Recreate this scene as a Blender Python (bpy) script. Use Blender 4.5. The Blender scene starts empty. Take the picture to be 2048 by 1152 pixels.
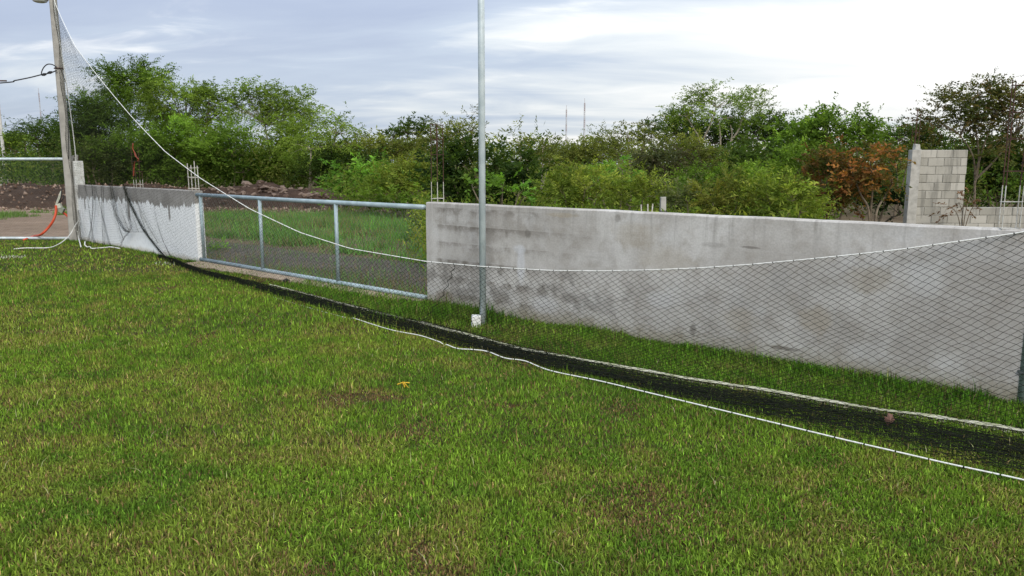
import bpy, bmesh, math, random
import numpy as np
from mathutils import Vector, Matrix, Euler

# ------------------------------------------------------------------ camera, sky, sun, exposure
S = bpy.context.scene
COL = S.collection
R = math.radians
CAM_H = 1.68
FPX = 1550.0                    # focal length in photo pixels (photo 2048 x 1152)
PITCH = math.atan(248.0 / FPX)  # horizon 248 px above the middle
cd = bpy.data.cameras.new('camera'); cam = bpy.data.objects.new('camera', cd); COL.objects.link(cam)
cam.location = (0, 0, CAM_H); cam.rotation_euler = (math.pi/2 - PITCH, 0, 0)
cd.sensor_width = 36.0; cd.lens = 36.0 * FPX / 2048.0; cd.clip_start = 0.05; cd.clip_end = 4000
S.camera = cam

SUN_AZ, SUN_EL = R(168), R(33)         # veiled by thin cloud behind the photographer
BRIGHT_AZ, BRIGHT_EL = R(66), R(26)    # bright break in the cloud deck, right of the frame
W = bpy.data.worlds.new('World'); S.world = W; W.use_nodes = True
SUN_STRENGTH = 2.3
EXPOSURE = 0.16
S.view_settings.view_transform = 'Standard'; S.view_settings.look = 'None'
S.view_settings.gamma = 1.0; S.view_settings.use_curve_mapping = False
S.view_settings.exposure = EXPOSURE

def N(nt, kind, **kw):
    n = nt.nodes.new(kind)
    for k, v in kw.items():
        if k == 'inp':
            for kk, vv in v.items(): n.inputs[kk].default_value = vv
        else: setattr(n, k, v)
    return n
def math_node(nt, op, a, b=None, clamp=False):
    n = nt.nodes.new('ShaderNodeMath'); n.operation = op; n.use_clamp = clamp
    for i, x in enumerate((a, b)):
        if x is None: continue
        if isinstance(x, (int, float)): n.inputs[i].default_value = x
        else: nt.links.new(x, n.inputs[i])
    return n.outputs[0]
def maprange(nt, x, a, b, c=0.0, d=1.0, smooth=True):
    n = nt.nodes.new('ShaderNodeMapRange'); n.interpolation_type = 'SMOOTHSTEP' if smooth else 'LINEAR'
    nt.links.new(x, n.inputs[0])
    for i, v in enumerate((a, b, c, d)): n.inputs[i+1].default_value = v
    return n.outputs[0]
def mixc(nt, fac, a, b, mode='MIX'):
    n = nt.nodes.new('ShaderNodeMix'); n.data_type = 'RGBA'; n.blend_type = mode
    if isinstance(fac, (int, float)): n.inputs[0].default_value = fac
    else: nt.links.new(fac, n.inputs[0])
    for i, x in ((6, a), (7, b)):
        if isinstance(x, (tuple, list)): n.inputs[i].default_value = tuple(x) + ((1,) if len(x) == 3 else ())
        else: nt.links.new(x, n.inputs[i])
    return n.outputs[2]
def noise(nt, vec, scale, detail=4, rough=0.55, dist=0.0):
    n = nt.nodes.new('ShaderNodeTexNoise')
    n.inputs['Scale'].default_value = scale; n.inputs['Detail'].default_value = detail
    n.inputs['Roughness'].default_value = rough; n.inputs['Distortion'].default_value = dist
    if vec is not None: nt.links.new(vec, n.inputs['Vector'])
    return n.outputs['Fac']
def mapping(nt, vec, scale=(1,1,1), loc=(0,0,0), rot=(0,0,0)):
    n = nt.nodes.new('ShaderNodeMapping'); nt.links.new(vec, n.inputs[0])
    n.inputs['Scale'].default_value = scale; n.inputs['Location'].default_value = loc; n.inputs['Rotation'].default_value = rot
    return n.outputs[0]

def build_world():
    nt = W.node_tree; nt.nodes.clear(); L = nt.links
    out = nt.nodes.new('ShaderNodeOutputWorld')
    sky = nt.nodes.new('ShaderNodeTexSky'); sky.sky_type = 'NISHITA'; sky.sun_disc = False
    sky.sun_elevation = SUN_EL; sky.sun_rotation = SUN_AZ
    sky.air_density = 1.0; sky.dust_density = 1.5; sky.ozone_density = 1.0
    bg1 = nt.nodes.new('ShaderNodeBackground'); bg1.inputs[1].default_value = 0.10
    L.new(sky.outputs[0], bg1.inputs[0])
    tc = nt.nodes.new('ShaderNodeTexCoord'); d = tc.outputs['Generated']
    sp = nt.nodes.new('ShaderNodeSeparateXYZ'); L.new(d, sp.inputs[0])
    zc = math_node(nt, 'MAXIMUM', sp.outputs[2], 0.0)
    den = math_node(nt, 'ADD', zc, 0.17)
    cx = math_node(nt, 'DIVIDE', sp.outputs[0], den); cy = math_node(nt, 'DIVIDE', sp.outputs[1], den)
    cv = nt.nodes.new('ShaderNodeCombineXYZ'); L.new(cx, cv.inputs[0]); L.new(cy, cv.inputs[1])
    plane = cv.outputs[0]
    # layers of cloud seen from below, drawn out towards the horizon
    big = noise(nt, mapping(nt, plane, (0.26, 0.50, 1), (3.1, 0.7, 0)), 1.0, 5, 0.5, 0.4)
    mid = noise(nt, mapping(nt, plane, (0.55, 1.5, 1), (7.3, 2.2, 0), (0, 0, R(8))), 1.0, 7, 0.52, 0.7)
    fine = noise(nt, mapping(nt, plane, (1.5, 3.4, 1), (1.3, 5.2, 0), (0, 0, R(-6))), 1.0, 7, 0.55, 1.2)
    # brightness towards the break in the cloud
    sd = (math.sin(BRIGHT_AZ)*math.cos(BRIGHT_EL), math.cos(BRIGHT_AZ)*math.cos(BRIGHT_EL), math.sin(BRIGHT_EL))
    dp = nt.nodes.new('ShaderNodeVectorMath'); dp.operation = 'DOT_PRODUCT'; L.new(d, dp.inputs[0]); dp.inputs[1].default_value = sd
    glow = maprange(nt, dp.outputs['Value'], 0.10, 0.95)
    lit = math_node(nt, 'ADD', math_node(nt, 'MULTIPLY', glow, 0.50),
                    math_node(nt, 'ADD', math_node(nt, 'MULTIPLY', math_node(nt, 'SUBTRACT', big, 0.5), 1.2),
                              math_node(nt, 'MULTIPLY', math_node(nt, 'SUBTRACT', mid, 0.47), 0.95)))
    lit = math_node(nt, 'ADD', lit, math_node(nt, 'MULTIPLY', math_node(nt, 'SUBTRACT', fine, 0.5), 0.30))
    lit = math_node(nt, 'ADD', lit, maprange(nt, sp.outputs[2], 0.17, 0.0, 0.0, 0.40))
    lit = maprange(nt, lit, -0.14, 0.82)
    # colour ramp of the cloud: slate blue, pale blue-grey, white
    cr = nt.nodes.new('ShaderNodeValToRGB'); L.new(lit, cr.inputs[0])
    e = cr.color_ramp.elements
    e[0].position = 0.0; e[0].color = (0.42, 0.49, 0.64, 1)
    e[1].position = 1.0; e[1].color = (1.02, 1.02, 1.0, 1)
    m = e.new(0.42); m.color = (0.54, 0.62, 0.74, 1)
    m = e.new(0.72); m.color = (0.77, 0.82, 0.86, 1)
    wisp = maprange(nt, fine, 0.50, 0.74, 0.0, 0.55)
    wisp = math_node(nt, 'MULTIPLY', wisp, maprange(nt, mid, 0.42, 0.62))
    ccol = mixc(nt, wisp, cr.outputs[0], (1.0, 1.0, 1.0))
    bg2 = nt.nodes.new('ShaderNodeBackground'); L.new(ccol, bg2.inputs[0])
    # overcast sky: brighter overhead than at the horizon
    L.new(math_node(nt, 'ADD', 0.84, math_node(nt, 'MULTIPLY', zc, 1.3)), bg2.inputs[1])
    cover = maprange(nt, math_node(nt, 'ADD', big, math_node(nt, 'MULTIPLY', fine, 0.3)), 0.40, 0.62, 0.80, 0.97)
    mx = nt.nodes.new('ShaderNodeMixShader'); L.new(cover, mx.inputs[0]); L.new(bg1.outputs[0], mx.inputs[1]); L.new(bg2.outputs[0], mx.inputs[2])
    L.new(mx.outputs[0], out.inputs[0])
build_world()

sl = bpy.data.lights.new('sun', 'SUN'); sl.energy = SUN_STRENGTH; sl.angle = R(34); sl.color = (1.0, 0.94, 0.84)
so = bpy.data.objects.new('sun', sl); COL.objects.link(so); so.location = (20, 25, 30)
so.rotation_euler = Vector((-math.sin(SUN_AZ)*math.cos(SUN_EL), -math.cos(SUN_AZ)*math.cos(SUN_EL), -math.sin(SUN_EL))).to_track_quat('-Z', 'Y').to_euler()
S.cycles.max_bounces = 4; S.cycles.diffuse_bounces = 2; S.cycles.transmission_bounces = 2; S.cycles.glossy_bounces = 2

# ------------------------------------------------------------------ survey: photo pixel -> place on the site
_F = Vector((0, math.cos(PITCH), -math.sin(PITCH))); _U = Vector((0, math.sin(PITCH), math.cos(PITCH))); _R = Vector((1, 0, 0))
_C = Vector((0, 0, CAM_H))
def ray(u, v): return _F + _R*((u-1024)/FPX) - _U*((v-576)/FPX)
def P(u, v, Y):
    d = ray(u, v); return _C + d*(Y/d.y)
def G(u, v, z=0.0):
    d = ray(u, v); return _C + d*((z-CAM_H)/d.z)
def pix(p):
    q = Vector(p) - _C; f = q.dot(_F); return 1024 + FPX*q.dot(_R)/f, 576 - FPX*q.dot(_U)/f
def on_line(u, a, b):                 # point of the ground line a-b seen in column u (at eye level, good enough)
    d = ray(u, 400); d = Vector((d.x, d.y)); A = Vector((a.x, a.y)); e = Vector((b.x-a.x, b.y-a.y))
    t = (A.x*d.y - A.y*d.x) / (e.y*d.x - e.x*d.y)
    return t

# ------------------------------------------------------------------ survey lines of the site
WALL_A, WALL_B0 = G(855, 608), G(2010, 805)
wdir = (WALL_B0 - WALL_A).normalized(); WALL_B = WALL_B0 + wdir*3.5
wn = Vector((wdir.y, -wdir.x, 0)); wn = wn if wn.y < 0 else -wn       # towards the camera side
WALL_H = 1.232
GATE_A, GATE_B = G(399, 524), G(853, 604)
WW_A, WW_B = G(157, 480), G(397, 525)
POLE_A = G(149, 481); POLE_M = G(966, 651); POLE_R = G(2043, 809)

def wall_local(u_, v_):               # place on the grey wall's face (metres along, metres up)
    d = ray(u_, v_); e = WALL_B-WALL_A; t = (WALL_A.x*d.y - WALL_A.y*d.x)/(e.y*d.x - e.x*d.y)
    p = WALL_A + e*t; return t*e.length, CAM_H + d.z*(p.y/d.y)

# ------------------------------------------------------------------ object helpers
def tag(o, label=None, cat=None, group=None, kind=None):
    if label: o['label'] = label
    if cat: o['category'] = cat
    if group: o['group'] = group
    if kind: o['kind'] = kind
    return o
def thing(name, label, cat, loc=(0,0,0), group=None, rotz=0.0):
    o = bpy.data.objects.new(name, None); COL.objects.link(o); o.empty_display_size = 0.2
    o.location = loc; o.rotation_euler = (0, 0, rotz)
    return tag(o, label, cat, group)
def link(name, me, mat, parent=None, kind=None, loc=None):
    o = bpy.data.objects.new(name, me); COL.objects.link(o)
    if mat is not None and len(me.materials) == 0: me.materials.append(mat)
    if parent is not None:
        o.parent = parent
    if loc is not None: o.location = loc
    if kind: o['kind'] = kind
    return o
class MB:
    """collects world- or local-space geometry for one mesh"""
    def __init__(s, origin=(0,0,0)): s.v = []; s.f = []; s.o = Vector(origin)
    def add(s, vs, fs):
        n = len(s.v); s.v += [tuple(Vector(p) - s.o) for p in vs]; s.f += [tuple(i+n for i in f) for f in fs]
    def box(s, c, size, rot=None, taper=1.0, jit=0.0, rng=random):
        c = Vector(c); hx, hy, hz = (k/2 for k in size); vs = []
        for z in (-1, 1):
            t = taper if z > 0 else 1
            for x, y in ((-1,-1),(1,-1),(1,1),(-1,1)):
                p = Vector((x*hx*t + rng.uniform(-jit,jit), y*hy*t + rng.uniform(-jit,jit), z*hz + rng.uniform(-jit,jit)))
                if rot is not None: p = rot @ p
                vs.append(c + p)
        s.add(vs, [(3,2,1,0),(4,5,6,7),(0,1,5,4),(1,2,6,5),(2,3,7,6),(3,0,4,7)])
    def tube(s, pts, r, n=6, cap=True):
        pts = [Vector(p) for p in pts]; rs = r if isinstance(r, (list, tuple)) else [r]*len(pts)
        vs = []; fs = []; up = None
        for i, p in enumerate(pts):
            t = (pts[min(i+1, len(pts)-1)] - pts[max(i-1, 0)])
            if t.length < 1e-9: t = Vector((0,0,1))
            t.normalize()
            if up is None: up = t.orthogonal()
            a = (up - t*up.dot(t))
            if a.length < 1e-6: a = t.orthogonal()
            a.normalize(); up = a; b = t.cross(a)
            for k in range(n):
                q = 2*math.pi*k/n; vs.append(p + (a*math.cos(q) + b*math.sin(q))*rs[i])
        for i in range(len(pts)-1):
            for k in range(n):
                k2 = (k+1) % n; fs.append((i*n+k, i*n+k2, (i+1)*n+k2, (i+1)*n+k))
        if cap and n > 2:
            fs.append(tuple(range(n-1, -1, -1))); m = (len(pts)-1)*n; fs.append(tuple(m+k for k in range(n)))
        s.add(vs, fs)
    def mesh(s, name, smooth=False):
        me = bpy.data.meshes.new(name); me.from_pydata(s.v, [], s.f); me.update()
        if smooth: me.shade_smooth()
        return me
    def build(s, name, mat, parent=None, smooth=False, kind=None, bevel=0.0):
        me = s.mesh(name, smooth)
        if bevel:
            bm = bmesh.new(); bm.from_mesh(me)
            bmesh.ops.bevel(bm, geom=bm.edges[:], offset=bevel, segments=2, affect='EDGES', profile=0.6)
            bm.to_mesh(me); bm.free()
        o = link(name, me, mat, None, kind)
        if parent is not None: o.parent = parent
        o.location = s.o
        if parent is not None: o.location = s.o - parent.location
        return o
def bulk(name, verts, faces_per, cols=None):
    """verts (n, k, 3); faces_per: list of index tuples inside one k-block (all same length)"""
    n, k, _ = verts.shape
    fp = np.array(faces_per, dtype=np.int32); m, c = fp.shape
    idx = (np.arange(n, dtype=np.int32)[:, None, None]*k + fp[None]).reshape(-1)
    me = bpy.data.meshes.new(name)
    me.vertices.add(n*k); me.vertices.foreach_set('co', verts.astype(np.float32).reshape(-1))
    me.loops.add(idx.size); me.loops.foreach_set('vertex_index', idx)
    me.polygons.add(n*m); me.polygons.foreach_set('loop_start', np.arange(n*m, dtype=np.int32)*c)
    if cols is not None:
        ca = me.color_attributes.new('col', 'FLOAT_COLOR', 'POINT')
        cc = np.ones((n, k, 4), dtype=np.float32)
        cc[..., :3] = cols[:, None, :] if cols.ndim == 2 else cols
        ca.data.foreach_set('color', cc.reshape(-1))
    me.update(calc_edges=True)
    return me
def vnoise(x, y, seed=0):
    """smooth value noise, numpy"""
    xi = np.floor(x).astype(np.int64); yi = np.floor(y).astype(np.int64); fx = x-xi; fy = y-yi
    fx = fx*fx*(3-2*fx); fy = fy*fy*(3-2*fy)
    def h(a, b):
        n = (a*374761393 + b*668265263 + seed*2147483647) & 0x7fffffff
        n = ((n ^ (n >> 13))*1274126177) & 0x7fffffff
        n = ((n ^ (n >> 16))*2246822519) & 0x7fffffff
        return (n & 0xffff)/65535.0
    return (h(xi,yi)*(1-fx)+h(xi+1,yi)*fx)*(1-fy) + (h(xi,yi+1)*(1-fx)+h(xi+1,yi+1)*fx)*fy
def fbm(x, y, seed=0, oct=3):
    t = 0; a = 0.5; w = 0
    for i in range(oct):
        t = t + a*vnoise(x*2**i, y*2**i, seed+i*17); w += a; a *= 0.5
    return t/w
def inside(px, py, poly):
    r = np.zeros(px.shape, bool); n = len(poly)
    for i in range(n):
        x1, y1 = poly[i]; x2, y2 = poly[(i+1) % n]
        c = ((y1 > py) != (y2 > py)) & (px < (x2-x1)*(py-y1)/(y2-y1+1e-12)+x1)
        r ^= c
    return r
def unit(a): return a/np.maximum(np.linalg.norm(a, axis=-1, keepdims=True), 1e-9)

# ------------------------------------------------------------------ materials
MATS = {}
def mat(name):
    m = bpy.data.materials.new(name); m.use_nodes = True; MATS[name] = m
    nt = m.node_tree; b = nt.nodes['Principled BSDF']; b.inputs['Specular IOR Level'].default_value = 0.3
    return m, nt, b
def coords(nt, which='Object'): return nt.nodes.new('ShaderNodeTexCoord').outputs[which]
def bump(nt, b, h, strength=0.4, dist=0.01):
    n = nt.nodes.new('ShaderNodeBump'); n.inputs['Strength'].default_value = strength; n.inputs['Distance'].default_value = dist
    nt.links.new(h, n.inputs['Height']); nt.links.new(n.outputs[0], b.inputs['Normal'])
def simple(name, c1, c2=None, scale=8.0, rough=0.8, metal=0.0, bumps=0.0, detail=4, spec=0.3):
    m, nt, b = mat(name); v = coords(nt)
    b.inputs['Roughness'].default_value = rough; b.inputs['Metallic'].default_value = metal; b.inputs['Specular IOR Level'].default_value = spec
    if c2 is None: c2 = tuple(k*0.75 for k in c1)
    n = noise(nt, v, scale, detail)
    nt.links.new(mixc(nt, maprange(nt, n, 0.32, 0.68), c1, c2), b.inputs['Base Color'])
    if bumps: bump(nt, b, n, bumps, 0.02)
    return m
def vcol(name, rough=0.6, trans=0.0, spec=0.2, tgain=(1.25, 1.35, 0.5)):
    m, nt, b = mat(name); a = nt.nodes.new('ShaderNodeAttribute'); a.attribute_name = 'col'
    nt.links.new(a.outputs['Color'], b.inputs['Base Color']); b.inputs['Roughness'].default_value = rough
    b.inputs['Specular IOR Level'].default_value = spec
    if trans:
        t = nt.nodes.new('ShaderNodeBsdfTranslucent')
        nt.links.new(mixc(nt, 1.0, a.outputs['Color'], tgain, 'MULTIPLY'), t.inputs[0])
        mx = nt.nodes.new('ShaderNodeMixShader'); mx.inputs[0].default_value = trans
        nt.links.new(b.outputs[0], mx.inputs[1]); nt.links.new(t.outputs[0], mx.inputs[2])
        nt.links.new(mx.outputs[0], nt.nodes['Material Output'].inputs[0])
    return m
M_LEAF = vcol('leaves', 0.75, 0.42, 0.06)
M_GRASS = vcol('grass_blades', 0.7, 0.25, 0.08)
M_STONE_V = vcol('rubble_stone', 0.9, 0, 0.1)
M_BARK = simple('bark', (0.20, 0.16, 0.11), (0.10, 0.08, 0.055), 14, 0.9, 0, 0.4)
M_BARK_PALE = simple('pale_bark', (0.34, 0.30, 0.23), (0.20, 0.17, 0.12), 12, 0.9, 0, 0.3)
def galvanised(name, c1, c2):
    m, nt, b = mat(name); v = coords(nt); L = nt.links
    n1 = noise(nt, v, 7, 6, 0.6); n2 = noise(nt, mapping(nt, v, (30, 30, 4)), 1.0, 5, 0.65); n3 = noise(nt, v, 2.2, 4)
    c = mixc(nt, maprange(nt, n1, 0.32, 0.68), c1, c2)
    c = mixc(nt, math_node(nt, 'MULTIPLY', maprange(nt, n2, 0.58, 0.72), 0.5), c, (0.20, 0.155, 0.115))
    c = mixc(nt, math_node(nt, 'MULTIPLY', maprange(nt, n3, 0.5, 0.7), 0.4), c, tuple(min(1, k*1.3) for k in c1))
    L.new(c, b.inputs['Base Color']); b.inputs['Metallic'].default_value = 0.15; b.inputs['Specular IOR Level'].default_value = 0.4
    L.new(maprange(nt, n1, 0.3, 0.7, 0.38, 0.62), b.inputs['Roughness']); return m
M_GALV = galvanised('galvanised_steel', (0.34, 0.42, 0.44), (0.24, 0.31, 0.33))
M_GALV_POLE = galvanised('galvanised_pole', (0.60, 0.67, 0.68), (0.44, 0.51, 0.53))
M_WIRE = simple('fence_wire', (0.13, 0.145, 0.13), (0.07, 0.08, 0.07), 30, 0.5, 0.4)
M_NET = simple('net_cord', (0.010, 0.013, 0.009), (0.018, 0.02, 0.013), 20, 0.95, spec=0.05)
M_ROPE = simple('white_rope', (0.78, 0.77, 0.72), (0.60, 0.60, 0.55), 60, 0.8)
M_RUST = simple('rusty_rebar', (0.10, 0.045, 0.028), (0.05, 0.03, 0.024), 40, 0.85)
M_REBAR_WHITE = simple('painted_rebar', (0.56, 0.55, 0.50), (0.36, 0.33, 0.27), 40, 0.7)
M_WHITEPAINT = simple('white_painted_concrete', (0.76, 0.76, 0.73), (0.60, 0.59, 0.54), 11, 0.85, 0, 0.35)
M_POLE_CONC = simple('pole_concrete', (0.37, 0.35, 0.31), (0.28, 0.265, 0.235), 6, 0.9, 0, 0.3, 7)
M_CONC = simple('grey_concrete', (0.42, 0.405, 0.36), (0.30, 0.29, 0.255), 7, 0.9, 0, 0.4, 7)
M_ORANGE = simple('orange_conduit', (0.60, 0.085, 0.03), (0.45, 0.06, 0.02), 20, 0.5)
M_RED_TAPE = simple('red_tape', (0.32, 0.055, 0.025), (0.20, 0.04, 0.02), 20, 0.5)
M_BLACK = simple('black_cable', (0.015, 0.015, 0.017), (0.03, 0.03, 0.03), 20, 0.6)
M_BOX = simple('pale_plastic', (0.55, 0.56, 0.46), (0.45, 0.45, 0.36), 12, 0.5)
M_LEAFBROWN = simple('dead_leaf', (0.16, 0.085, 0.06), (0.10, 0.05, 0.036), 30, 0.8)
M_YELLOW = simple('yellow_strip', (0.72, 0.45, 0.03), (0.6, 0.36, 0.02), 30, 0.6)
M_LAMP = simple('lamp_housing', (0.40, 0.40, 0.38), (0.30, 0.30, 0.28), 8, 0.5, 0.2)
M_LENS = simple('lamp_glass', (0.60, 0.62, 0.60), (0.5, 0.52, 0.5), 8, 0.2, 0.0, 0, 2, 0.6)
M_MAST_R = simple('mast_red', (0.36, 0.29, 0.28), None, 1, 0.7)
M_MAST_W = simple('mast_white', (0.5, 0.5, 0.5), None, 1, 0.7)
M_WOODDARK = simple('dark_timber', (0.09, 0.05, 0.035), (0.05, 0.03, 0.02), 20, 0.9)

def plaster_material():
    m, nt, b = mat('cement_render'); v = coords(nt); L = nt.links
    sp = nt.nodes.new('ShaderNodeSeparateXYZ'); L.new(v, sp.inputs[0]); x, z = sp.outputs[0], sp.outputs[2]
    n1 = noise(nt, v, 1.3, 6, 0.6, 0.3); n2 = noise(nt, v, 5.5, 7, 0.62, 0.2); n3 = noise(nt, v, 60, 3, 0.6)
    streak = noise(nt, mapping(nt, v, (5, 1, 0.8)), 1.0, 5, 0.6)
    col = mixc(nt, maprange(nt, n1, 0.34, 0.66), (0.40, 0.375, 0.34), (0.54, 0.52, 0.485))
    col = mixc(nt, math_node(nt, 'MULTIPLY', maprange(nt, n2, 0.46, 0.66), 0.55), col, (0.33, 0.30, 0.26))
    col = mixc(nt, math_node(nt, 'MULTIPLY', maprange(nt, streak, 0.50, 0.72), 0.30), col, (0.36, 0.34, 0.315))
    col = mixc(nt, math_node(nt, 'MULTIPLY', maprange(nt, noise(nt, mapping(nt, v, (1.6, 1, 1.6), (4, 0, 9)), 1.0, 4), 0.54, 0.70), 0.45), col, (0.60, 0.60, 0.59))
    # ghost of the blockwork at the gate end, damp courses darker
    cv = nt.nodes.new('ShaderNodeCombineXYZ'); L.new(x, cv.inputs[0]); L.new(z, cv.inputs[1])
    br = nt.nodes.new('ShaderNodeTexBrick'); L.new(mapping(nt, cv.outputs[0], (1, 1, 1), (0.13, 0.02, 0)), br.inputs['Vector'])
    br.inputs['Scale'].default_value = 1.0; br.inputs['Brick Width'].default_value = 0.41; br.inputs['Row Height'].default_value = 0.2
    br.inputs['Mortar Size'].default_value = 0.012; br.inputs['Mortar Smooth'].default_value = 0.6; br.inputs['Bias'].default_value = -0.1
    br.inputs['Color1'].default_value = (1,1,1,1); br.inputs['Color2'].default_value = (0.0,0.0,0.0,1); br.inputs['Mortar'].default_value = (0.7,0.7,0.7,1)
    g = nt.nodes.new('ShaderNodeRGBToBW'); L.new(br.outputs['Color'], g.inputs[0])
    damp = math_node(nt, 'SUBTRACT', 1.0, g.outputs[0])
    fade = math_node(nt, 'MULTIPLY', maprange(nt, x, 1.0, 2.9, 1, 0), maprange(nt, x, 0.13, 0.24))
    fade = math_node(nt, 'MULTIPLY', fade, maprange(nt, n2, 0.32, 0.60))
    # darker along the head of each course
    zz = math_node(nt, 'FRACT', math_node(nt, 'DIVIDE', math_node(nt, 'ADD', z, 0.02), 0.2))
    head = math_node(nt, 'MULTIPLY', maprange(nt, zz, 0.45, 0.97), maprange(nt, zz, 1.0, 0.975))
    gh = math_node(nt, 'MULTIPLY', fade, math_node(nt, 'ADD', math_node(nt, 'MULTIPLY', damp, 0.62), math_node(nt, 'MULTIPLY', head, 0.62)), True)
    col = mixc(nt, gh, col, (0.185, 0.165, 0.14))
    # splash-back blotches in the lower half near the pole
    bl = noise(nt, mapping(nt, v, (4.6, 1, 3.6), (2.2, 0, 1.4)), 1.0, 4, 0.5)
    bm_ = math_node(nt, 'MULTIPLY', maprange(nt, bl, 0.50, 0.62), math_node(nt, 'MULTIPLY', maprange(nt, z, 0.10, 0.25), maprange(nt, z, 0.66, 0.48)))
    bm_ = math_node(nt, 'MULTIPLY', bm_, maprange(nt, x, 1.9, 3.4, 0.62, 0.14))
    col = mixc(nt, bm_, col, (0.18, 0.165, 0.145))
    # earth and algae near the grass
    lo = math_node(nt, 'MULTIPLY', maprange(nt, math_node(nt, 'ADD', z, math_node(nt, 'MULTIPLY', n2, -0.12)), 0.14, -0.03), 0.55)
    col = mixc(nt, lo, col, (0.25, 0.225, 0.135))
    # single stains, scuffs and a lime run
    def spot(u_, v_, wu, hv, colour, k_, rough=0.5):
        nonlocal col
        x0, z0 = wall_local(u_, v_); x1, _ = wall_local(u_+wu, v_); _, z1 = wall_local(u_, v_-hv)
        rx, rz = abs(x1-x0), abs(z1-z0)
        dx = math_node(nt, 'DIVIDE', math_node(nt, 'SUBTRACT', x, x0), rx); dz = math_node(nt, 'DIVIDE', math_node(nt, 'SUBTRACT', z, z0), rz)
        d2 = math_node(nt, 'ADD', math_node(nt, 'MULTIPLY', dx, dx), math_node(nt, 'MULTIPLY', dz, dz))
        d2 = math_node(nt, 'ADD', d2, math_node(nt, 'MULTIPLY', math_node(nt, 'SUBTRACT', n2, 0.5), -5.0*rough))
        col = mixc(nt, math_node(nt, 'MULTIPLY', maprange(nt, d2, 1.3, 0.2), k_), col, colour)
    DK, TN = (0.16, 0.145, 0.125), (0.36, 0.31, 0.235)
    for a in ((1139, 597, 17, 13, DK, .6), (1181, 609, 20, 13, DK, .55), (1084, 584, 10, 18, DK, .5), (1110, 575, 30, 10, DK, .3), (1385, 660, 8, 13, DK, .7), (1570, 697, 34, 4, DK, .75), (1500, 495, 22, 2.5, DK, .7),
              (1428, 490, 30, 6, DK, .35), (1056, 468, 6, 9, DK, .6), (1120, 430, 40, 5, TN, .7), (1235, 437, 6, 9, DK, .45), (1250, 600, 10, 6, DK, .4), (930, 590, 26, 14, DK, .55), (890, 595, 20, 18, (0.20, 0.165, 0.12), .6), (1000, 590, 22, 18, DK, .5), (945, 575, 14, 12, DK, .5),
              (1850, 762, 22, 10, DK, .5), (1715, 742, 12, 10, DK, .4), (1630, 640, 40, 30, TN, .5), (1480, 640, 40, 26, TN, .4), (1740, 560, 50, 30, TN, .45), (1330, 520, 60, 30, TN, .35), (1270, 470, 50, 30, TN, .4), (1560, 560, 24, 40, (0.36, 0.345, 0.32), .45), (1850, 600, 30, 60, (0.36, 0.34, 0.31), .35)):
        spot(*a)
    for a in ((1042, 530, 9, 40, (0.62, 0.63, 0.65), .55), (1038, 498, 14, 10, (0.60, 0.61, 0.62), .5), (1090, 610, 30, 20, (0.58, 0.58, 0.58), .4), (1320, 600, 30, 20, (0.60, 0.60, 0.60), .4), (1850, 560, 40, 40, (0.58, 0.58, 0.57), .35)):
        spot(*a, 0.25)
    # sparse dark scuffs
    sc = noise(nt, mapping(nt, v, (2.0, 1, 9.0), (9.1, 0, 3.3), (0, R(8), 0)), 1.0, 5, 0.7)
    col = mixc(nt, math_node(nt, 'MULTIPLY', maprange(nt, sc, 0.70, 0.76), 0.6), col, (0.13, 0.12, 0.11))
    dr = noise(nt, mapping(nt, v, (11, 1, 0.55), (2.7, 0, 0.4)), 1.0, 5, 0.6)
    dm = math_node(nt, 'MULTIPLY', maprange(nt, dr, 0.50, 0.66), maprange(nt, math_node(nt, 'ADD', z, math_node(nt, 'MULTIPLY', n1, 0.5)), 1.05, 1.5))
    col = mixc(nt, math_node(nt, 'MULTIPLY', dm, 0.6), col, (0.25, 0.235, 0.21))
    sp2 = noise(nt, v, 24, 5, 0.7)
    col = mixc(nt, math_node(nt, 'MULTIPLY', math_node(nt, 'MULTIPLY', maprange(nt, sp2, 0.47, 0.62), maprange(nt, z, 0.30, 0.02)), 0.6), col, (0.20, 0.165, 0.115))
    tr2 = noise(nt, mapping(nt, v, (3.0, 1, 14), (0, 0, 0), (0, R(25), 0)), 1.0, 4, 0.6)
    col = mixc(nt, math_node(nt, 'MULTIPLY', maprange(nt, tr2, 0.52, 0.68), 0.16), col, (0.62, 0.60, 0.57))
    grit = maprange(nt, n3, 0.35, 0.65, 0.90, 1.06, False)
    gc = nt.nodes.new('ShaderNodeCombineColor')
    for i in range(3): L.new(grit, gc.inputs[i])
    col = mixc(nt, 1.0, col, gc.outputs[0], 'MULTIPLY')
    L.new(col, b.inputs['Base Color']); b.inputs['Roughness'].default_value = 0.92; b.inputs['Specular IOR Level'].default_value = 0.12
    bump(nt, b, math_node(nt, 'ADD', n2, math_node(nt, 'MULTIPLY', n3, 0.3)), 0.35, 0.012)
    return m
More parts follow.
